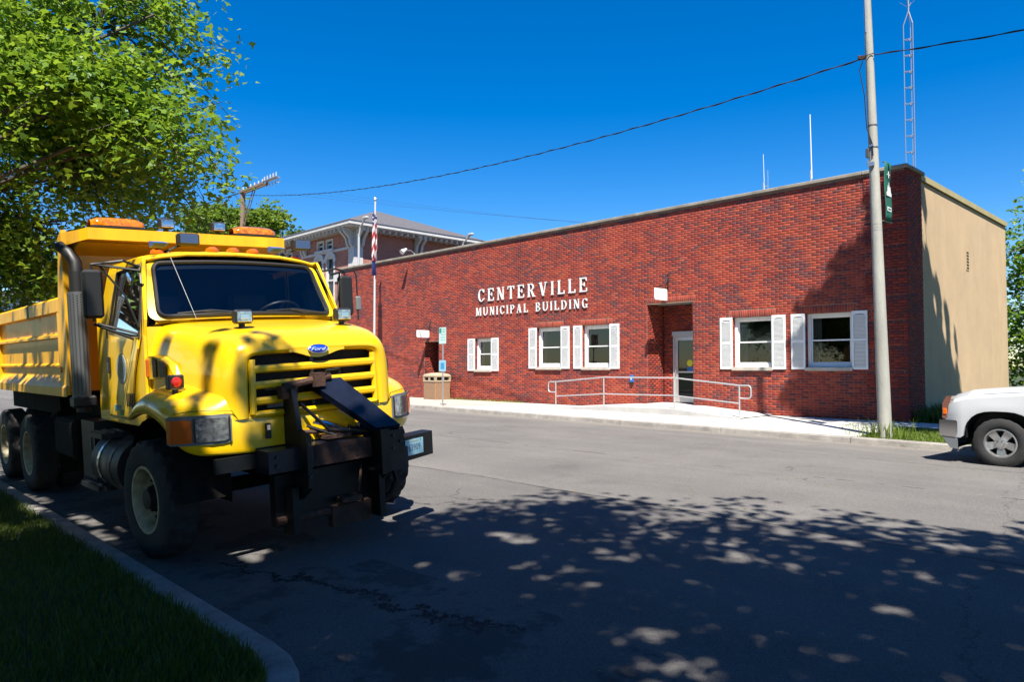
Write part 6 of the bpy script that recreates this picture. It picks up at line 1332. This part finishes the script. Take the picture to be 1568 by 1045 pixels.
# ================================================================ TREES
def star_leaf():
    # five-lobed leaf outline, unit size (fan of 4-gons -> use two quads + tip triangles as a 9-gon)
    ang = [-90, -30, 8, 40, 90, 140, 172, 210]; rad = [.30, .50, .66, .34, .95, .34, .66, .50]
    return np.array([(r*cos(radians(a)), r*sin(radians(a)), 0.0) for a, r in zip(ang, rad)])
LEAF_STAR = star_leaf(); LEAF_QUAD = np.array([(0, -.5, 0), (.42, 0, .06), (0, .6, 0), (-.42, 0, .06)])
def make_tree(name, label, loc, trunk_h, trunk_r, clumps, n_leaf, size, mats, seed, shape=LEAF_QUAD, per=26, droop=.5, clip=None, bark=None, branches=True, group=None, cat='tree', lean=(0, 0), gaps=0, spray=1.0):
    r = np.random.default_rng(seed); t = thing(name, label, cat, loc, group); bark = bark or M_bark
    cl = np.array([c[:3] for c in clumps], float); rad = np.array([c[3:6] for c in clumps], float); wgt = np.array([c[6] if len(c) > 6 else c[3]*c[4]*c[5] for c in clumps], float); wgt /= wgt.sum()
    ns = n_leaf//per; k = r.choice(len(cl), ns, p=wgt); d = r.normal(size=(ns, 3)); d /= np.linalg.norm(d, axis=1)[:, None]; rr_ = r.random(ns)**.42
    C = cl[k]+d*rad[k]*rr_[:, None]
    if gaps:
        W_ = C+np.array(loc); nn = np.sin(W_[:, 0]*2.1+1.7*np.sin(W_[:, 2]*1.9))+np.sin(W_[:, 1]*2.6+W_[:, 2]*2.3+.5)+.8*np.sin(W_[:, 2]*4.1-W_[:, 0]*1.3)
        kp = nn < gaps; k, d, C = k[kp], d[kp], C[kp]; ns = len(k)
    out = d*np.array([1, 1, .35]); out /= np.linalg.norm(out, axis=1)[:, None]+1e-6; out[:, 2] -= droop*r.uniform(.3, 1, ns)
    L = r.uniform(.35, .95, ns)*spray
    s = r.random((ns, per)); side = r.normal(size=(ns, per, 3))*np.array([.12, .12, .06])*(1+1.2*(1-s[..., None]))
    P = C[:, None]+out[:, None]*L[:, None, None]*s[..., None]+side*1.1; P[..., 2] -= .25*s**2*L[:, None]*droop
    P = P.reshape(-1, 3); N = len(P)
    nrm = r.normal(size=(N, 3))*.55+np.array([0, 0, .9]); nrm /= np.linalg.norm(nrm, axis=1)[:, None]
    a = r.normal(size=(N, 3)); a[:, 2] -= .6; a -= nrm*(a*nrm).sum(1)[:, None]; a /= np.linalg.norm(a, axis=1)[:, None]; bt = np.cross(nrm, a)
    sc = size*r.uniform(.6, 1.25, N)
    keep = np.ones(N, bool)
    if clip is not None: keep = clip(P+np.array(loc)); P, a, bt, nrm, sc = P[keep], a[keep], bt[keep], nrm[keep], sc[keep]; N = len(P)
    m = len(shape); V = P[:, None]+sc[:, None, None]*(shape[None, :, 0, None]*bt[:, None]+shape[None, :, 1, None]*a[:, None]+shape[None, :, 2, None]*nrm[:, None])
    tone = np.repeat(r.random(ns), per)[keep]*.6+r.random(N)*.4
    cr = fastmesh('crown', V.reshape(-1, 3), np.arange(N*m).reshape(-1, m), mats, None, t, attr=tone)
    # wood: trunk, limbs to clump centres, branchlets to some sprays
    b = MB(); top = Vector((lean[0], lean[1], trunk_h)); pts = [Vector((0, 0, -.3)), Vector((lean[0]*.2+.05, lean[1]*.2, trunk_h*.4)), top]
    b.tube(pts, [trunk_r*1.25, trunk_r, trunk_r*.75], 10)
    trunk = b.build('trunk', bark, t, smooth=True)
    if branches:
        b = MB(); ctr = []
        for c in cl:
            c = Vector(c); h = min(max(trunk_h*.55, c.z-1.5-.5*(Vector((c.x, c.y, 0))-Vector((lean[0], lean[1], 0))).length), c.z+.5); 
            s0 = Vector((lean[0]*min(1, h/trunk_h), lean[1]*min(1, h/trunk_h), h)) if h < trunk_h else top.copy(); mid = s0.lerp(c, .5)+Vector((0, 0, .35)); rb = trunk_r*.26
            b.tube([s0, s0.lerp(mid, .5)+Vector((0, 0, .1)), mid, mid.lerp(c, .5)+Vector((0, 0, .1)), c], [rb, rb*.8, rb*.6, rb*.42, rb*.25], 6)
        b.cyl(top, top+Vector((0, 0, max(.1, (cl[:, 2].max()-trunk_h)*.8))), trunk_r*.7, trunk_r*.15, 8)
        lim = b.build('limb', bark, t, smooth=True)
        b = MB()
        for i in r.choice(ns, min(ns, 420), replace=False):
            c = Vector(cl[k[i]]); e_ = Vector(C[i]); w_ = Vector(C[i]+out[i]*L[i])
            if clip is not None and not clip(np.array([w_])+np.array(loc))[0]: continue
            st = c.lerp(e_, .25); b.tube([st, st.lerp(e_, .6)+Vector((0, 0, .12)), e_, w_], [.022, .017, .011, .004], 3)
        tag(b.build('twigs', bark, t), kind='stuff')
    return t
M_bark = pbr('grey_bark', (.085, .07, .055), .95, var=.4, scale=6, bump=.8, bscale=18, stretch=(1, 1, .25))
M_mapA = leafmat('maple_leaf', (.05, .15, .010), (.22, .36, .028), .46); M_mapB = leafmat('shade_leaf', (.03, .08, .008), (.10, .17, .018), .35); M_locust = leafmat('light_leaf', (.07, .15, .014), (.20, .26, .035), .4)
M_far = leafmat('distant_leaf', (.07, .16, .012), (.20, .29, .03), .4)
fwd = np.array([-sin(radians(45.935))*1.0, cos(radians(45.935))])
# frame test: is a point inside the photographed view? (only used to shape crowns that the photo shows to be out of it)
def in_view(P, mx=1.0):
    cy_, sy_ = cos(radians(135.935)), sin(radians(135.935)); x, y_, z = P[:, 0], P[:, 1], P[:, 2]-EYE; t = x*cy_+y_*sy_; rx = x*sy_-y_*cy_; cp_, sp = cos(pitch), sin(pitch); tt = t*cp_+z*sp; up_ = -t*sp+z*cp_
    return (tt > .1) & (np.abs(rx/np.maximum(tt, .1)) < .706*mx) & (np.abs(up_/np.maximum(tt, .1)) < .47*mx)
# big maple at left: trunk on the lawn strip just outside the left edge
# shade tree over the camera position (out of frame above and behind)
ov1 = [(0, -2, 11.5, 3.4, 3.4, 1.8), (-2.5, -4.5, 8.5, 3.0, 2.6, 2.4), (3.5, -3.5, 10, 3.4, 3, 2.5), (-7.6, -.5, 7.6, 2.2, 1.5, 1.2, 22), (-4.9, -.5, 7.6, 1.8, 1.6, 1.2, 18), (0, 0, 8.0, 3.2, 3.0, 2.2), (1.6, 2.9, 8.2, 2.6, 2.1, 1.8), (-1.3, -1.8, 7.4, 2.8, 2.4, 1.8), (3.6, 2.8, 8.6, 2.6, 2.3, 1.8), (2.4, -1.2, 8.4, 3, 2.6, 2.0), (5.2, .8, 9, 2.6, 2.6, 2), (5.0, 3.6, 8.8, 2.2, 2.0, 1.6), (-2.6, -.6, 7.4, 2.0, 2.0, 1.5), (.4, .5, 10.4, 3, 2.6, 1.5)]  # some clumps added to screen skylight and darken the ground below
nf = lambda P: ~in_view(P, 1.04)
gap_rng = np.random.default_rng(77)
# ground spots for made sun flecks: crown leaves above them are thinned out
SPOTS = [(x, y, gap_rng.uniform(.10, .22), gap_rng.uniform(.08, .16), gap_rng.uniform(.62, .8)) for x, y in [(-3.37, 4.01), (-3.78, 4.19), (-3.17, 5.19), (-2.55, 3.63), (-3.15, 5.73), (-3.8, 2.19), (-3.55, 3.54), (-1.68, 3.92), (-1.63, 4.91), (-4.01, 2.58), (-3.52, 1.99), (-2.38, 6.69), (-2.55, 5.33), (-3.68, 4.71), (-3.34, 5.53), (-2.36, 3.19), (-4.27, 3.56)]]
SPOTS += [(-2.1, 3.28, .26, .24, .86), (-2.0, 3.0, .2, .16, .88), (-2.62, 3.5, .22, .16, .85), (-3.0, 5.35, .25, .16, .85), (-2.75, 6.35, .4, .14, .85), (-4.7, 4.55, .3, .15, .95)]
SPOTS += [(gap_rng.uniform(-5, 1), gap_rng.uniform(2, 7.5), gap_rng.uniform(.06, .16), gap_rng.uniform(.05, .12), gap_rng.uniform(.6, .9)) for _ in range(16)]
SPOTS += [(gap_rng.uniform(-13, -7.5), gap_rng.uniform(.6, 2.6), gap_rng.uniform(.15, .5), gap_rng.uniform(.06, .15), .95) for _ in range(25)]
def side_gap(P):
    # leaves cut from the crowns in stripes, so that light streaks reach the dump truck's near side
    k = 2.25-P[:, 1]; x = P[:, 0]-1.2*k; z = P[:, 2]-2.5*k
    hit = (k > 0) & (z > 1.15) & (z < 3.3) & (x > -14.5) & (x < -5.3)
    streak = np.sin(x*7.3+z*.9)+.7*np.sin(x*13.1-z*1.7+2)+.5*np.sin(x*3.1+z*2.2)
    return ~(hit & ((streak < .35) | (gap_rng.random(len(P)) < .5)))
def crown_gap(P):
    # leaves shading the lorry's nose are cut, letting sun onto bonnet, windscreen and grille
    h = P[:, 2]-1.8; x = P[:, 0]-.48*h; y_ = P[:, 1]+.4*h
    f = np.clip((y_-(2.3+.3*np.sin(x*3.1+1)))/.5, 0, 1)*np.clip((-4.95-x)/.5, 0, 1)*(x > -10)
    g = P[:, 2]-.2; gx = P[:, 0]-.48*g; gy = P[:, 1]+.4*g; sp_ = np.zeros(len(P))
    for (cx_, cy_, rx_, ry_, a_) in SPOTS: sp_ = np.maximum(sp_, a_*(((gx-cx_)/rx_)**2+((gy-cy_)/ry_)**2 < 1))
    return nf(P) & side_gap(P) & (gap_rng.random(len(P)) > f*1.05) & (gap_rng.random(len(P)) > sp_)
make_tree('street_maple', 'leafy shade tree above the near kerb, out of the picture, casting the dappled road shade', (-.2, -1.2, .1), 5.0, .28, ov1, 110000, .155, [M_mapB], 12, per=22, droop=.5, clip=crown_gap)
def kerb_gap(P):
    # crown outline as the photo's shadow on the brick corner shows it
    k = 20-P[:, 1]; x = P[:, 0]-1.2*k; z = P[:, 2]-2.5*k; lim = np.interp(z, [.3, 1.5, 3, 4, 5.2, 6.2, 7], [-9.3, -9.25, -9.0, -8.4, -7.2, -6.9, -6.5])
    bad = (x < lim+.25*np.sin(z*5)+.2*np.sin(z*11+x*7))
    k2 = 16.3-P[:, 1]; x2 = P[:, 0]-1.2*k2; bad |= (k2 > 0) & (np.abs(x2+5.62) < .4)
    k3 = (P[:, 0]+6.26)/1.2; y3 = P[:, 1]+k3; z3 = P[:, 2]-2.5*k3
    bad |= (k3 > 0) & (y3 > 21.25) & (y3 > 21.3+np.clip(5.1-z3, 0, 6)*.95+.45*np.sin(z3*4+y3*3)+.4*np.sin(z3*1.3+y3*9))
    return nf(P) & ~bad
# far-kerb tree beyond the right edge: shades the brick corner
fr_ = [(-3.3, -.4, 12.2, 1.9, 1.4, 2.7, 22), (-2.4, -1.1, 15.4, 1.5, 1.3, 1.8, 9), (-1.6, .9, 12.6, 1.8, 1.5, 2.2, 18), (-.4, -.6, 10.0, 2.6, 2.2, 2.2, 16), (.2, .4, 7.0, 2.6, 2.4, 2.0, 10), (-4.3, -1.0, 10.6, 1.1, 1.1, 1.3, 6)]
make_tree('kerb_tree', 'tall leafy tree at the far kerb beyond the right edge, shading the brick corner', (.3, 17.2, .2), 6, .24, fr_, 62000, .15, [M_mapB], 13, per=20, droop=.5, clip=kerb_gap)
# big maple at left: trunk on the lawn strip just outside the left edge
left = [(0, 0, 6.4, 3.2, 3.2, 2.3, 14), (-.5, 3.6, 6.6, 2.0, 1.6, 1.4, 14), (.9, 4.1, 5.0, 1.15, 1.1, .75, 6), (2.05, 4.5, 5.35, .75, .7, .35, 2.2), (1.7, 4.0, 7.3, 1.05, 1.2, 1.1, 6), (-.9, 3.6, 4.3, 1.6, 1.3, .75, 6), (-2.6, 3.0, 4.6, 2.0, 1.5, 1.0, 7), (-1.9, 3.4, 3.5, 1.5, 1.0, .4, 3.5),
 (-2.0, 2.6, 8.0, 2.6, 2.0, 1.4, 10), (-4.0, 1.6, 6.4, 2.6, 2.2, 2.0, 8), (2.1, 3.7, 6.2, 1.0, .9, .5, 2.5), (-.5, 4.1, 4.35, .9, .8, .4, 2.2), (-5, 2.6, 4.6, 2.0, 1.4, 1.0, 5), (.6, 4.0, 6.2, 1.5, 1.2, 1.0, 6), (2.9, 4.7, 5.55, .6, .4, .12, 1.1), (3.0, 4.5, 7.2, .6, .5, .45, 1.6), (2.5, 4.6, 6.5, .5, .4, .12, .7)]
make_tree('maple_tree', 'large broad-leaved maple overhanging the dump body at the left', (-15.1, -.7, .1), 4.2, .30, left, 210000, .09, [M_mapA], 11, shape=LEAF_STAR, per=38, droop=1.0, gaps=-.6, spray=1.5, clip=side_gap)
# trees added behind the camera to block skylight; seen only in window reflections
for i, (bx_, by_) in enumerate([(-9, -11), (0, -13), (8, -9), (-17, -9), (7, 3)]):
    if i == 4: continue
    make_tree('garden_tree', ['broad garden tree behind the near lawn, second from the left', 'broad garden tree straight behind the camera', 'broad garden tree behind the camera to the right', 'broad garden tree behind the near lawn at the far left'][i], (bx_, by_, .1), 4, .3, [(0, 0, 6, 3.6, 3.4, 3.4), (1.5, .5, 9, 2.6, 2.6, 2.2), (-1.8, -.5, 4, 2.6, 2.6, 2)], 9000, .36, [M_mapB], 60+i, per=14, droop=.3, clip=nf)
# trees behind
def bush(cx, cy, cz, r0, h, n, seed):
    r = random.Random(seed); return [(r.uniform(-1, 1)*r0*.55, r.uniform(-1, 1)*r0*.55, cz+r.uniform(-.5, .5)*h, r0*r.uniform(.4, .6), r0*r.uniform(.4, .6), h*r.uniform(.22, .36)) for _ in range(n)]
make_tree('background_tree', 'bright green tree behind the work lamps and the timber pole, left one', (-56.7, 22.8, 0), 7, .3, bush(0, 0, 12.7, 2.5, 3.2, 9, 1), 14000, .26, [M_far], 21, per=16, droop=.1)
make_tree('background_tree', 'bright green tree behind the timber pole, right of its neighbour', (-54.6, 25.0, 0), 7, .3, bush(0, 0, 12.4, 1.9, 2.6, 9, 2), 13000, .26, [M_far], 22, per=16, droop=.1)
make_tree('background_tree', 'small dark green tree between the beacon and the old building', (-46.5, 24.8, 0), 5, .25, bush(0, 0, 9.0, 1.0, 3.0, 7, 3), 6000, .24, [M_mapB], 23, per=16, droop=.1)
make_tree('background_tree', 'low dark tree mass beyond the dump body at the far left', (-75, 9.0, 0), 4, .3, bush(0, 0, 3.6, 6, 3.4, 10, 5), 9000, .4, [M_mapB], 25, per=16, droop=.1)
rt_ = [(0, 0, 3.2, 2.4, 2.6, 2.2), (.2, -.5, 6.0, 2.2, 2.4, 1.6), (.9, .4, 8.2, 1.6, 1.8, 1.6), (1.2, -1.5, 1.6, 2.4, 2.2, 1.2), (2.6, 0, 5.5, 2.6, 2.6, 4.2), (2.8, 1, 10.5, 1.6, 1.6, 1.6)]
make_tree('side_tree', 'mid-green tree right of the tan wall at the right edge', (-5.6, 35.2, .2), 4, .2, rt_, 30000, .18, [M_mapA], 31, per=16, droop=.3)
bk = [(i*3.2, (i % 3)*1.0, 3.2+(i % 2), 2.6, 2.2, 3.2) for i in range(7)]
make_tree('hedge_tree', 'row of dark leafy growth behind the side tree at the right edge', (-4.5, 44, .2), 2, .15, bk, 12000, .26, [M_mapB], 32, per=16, droop=.2)
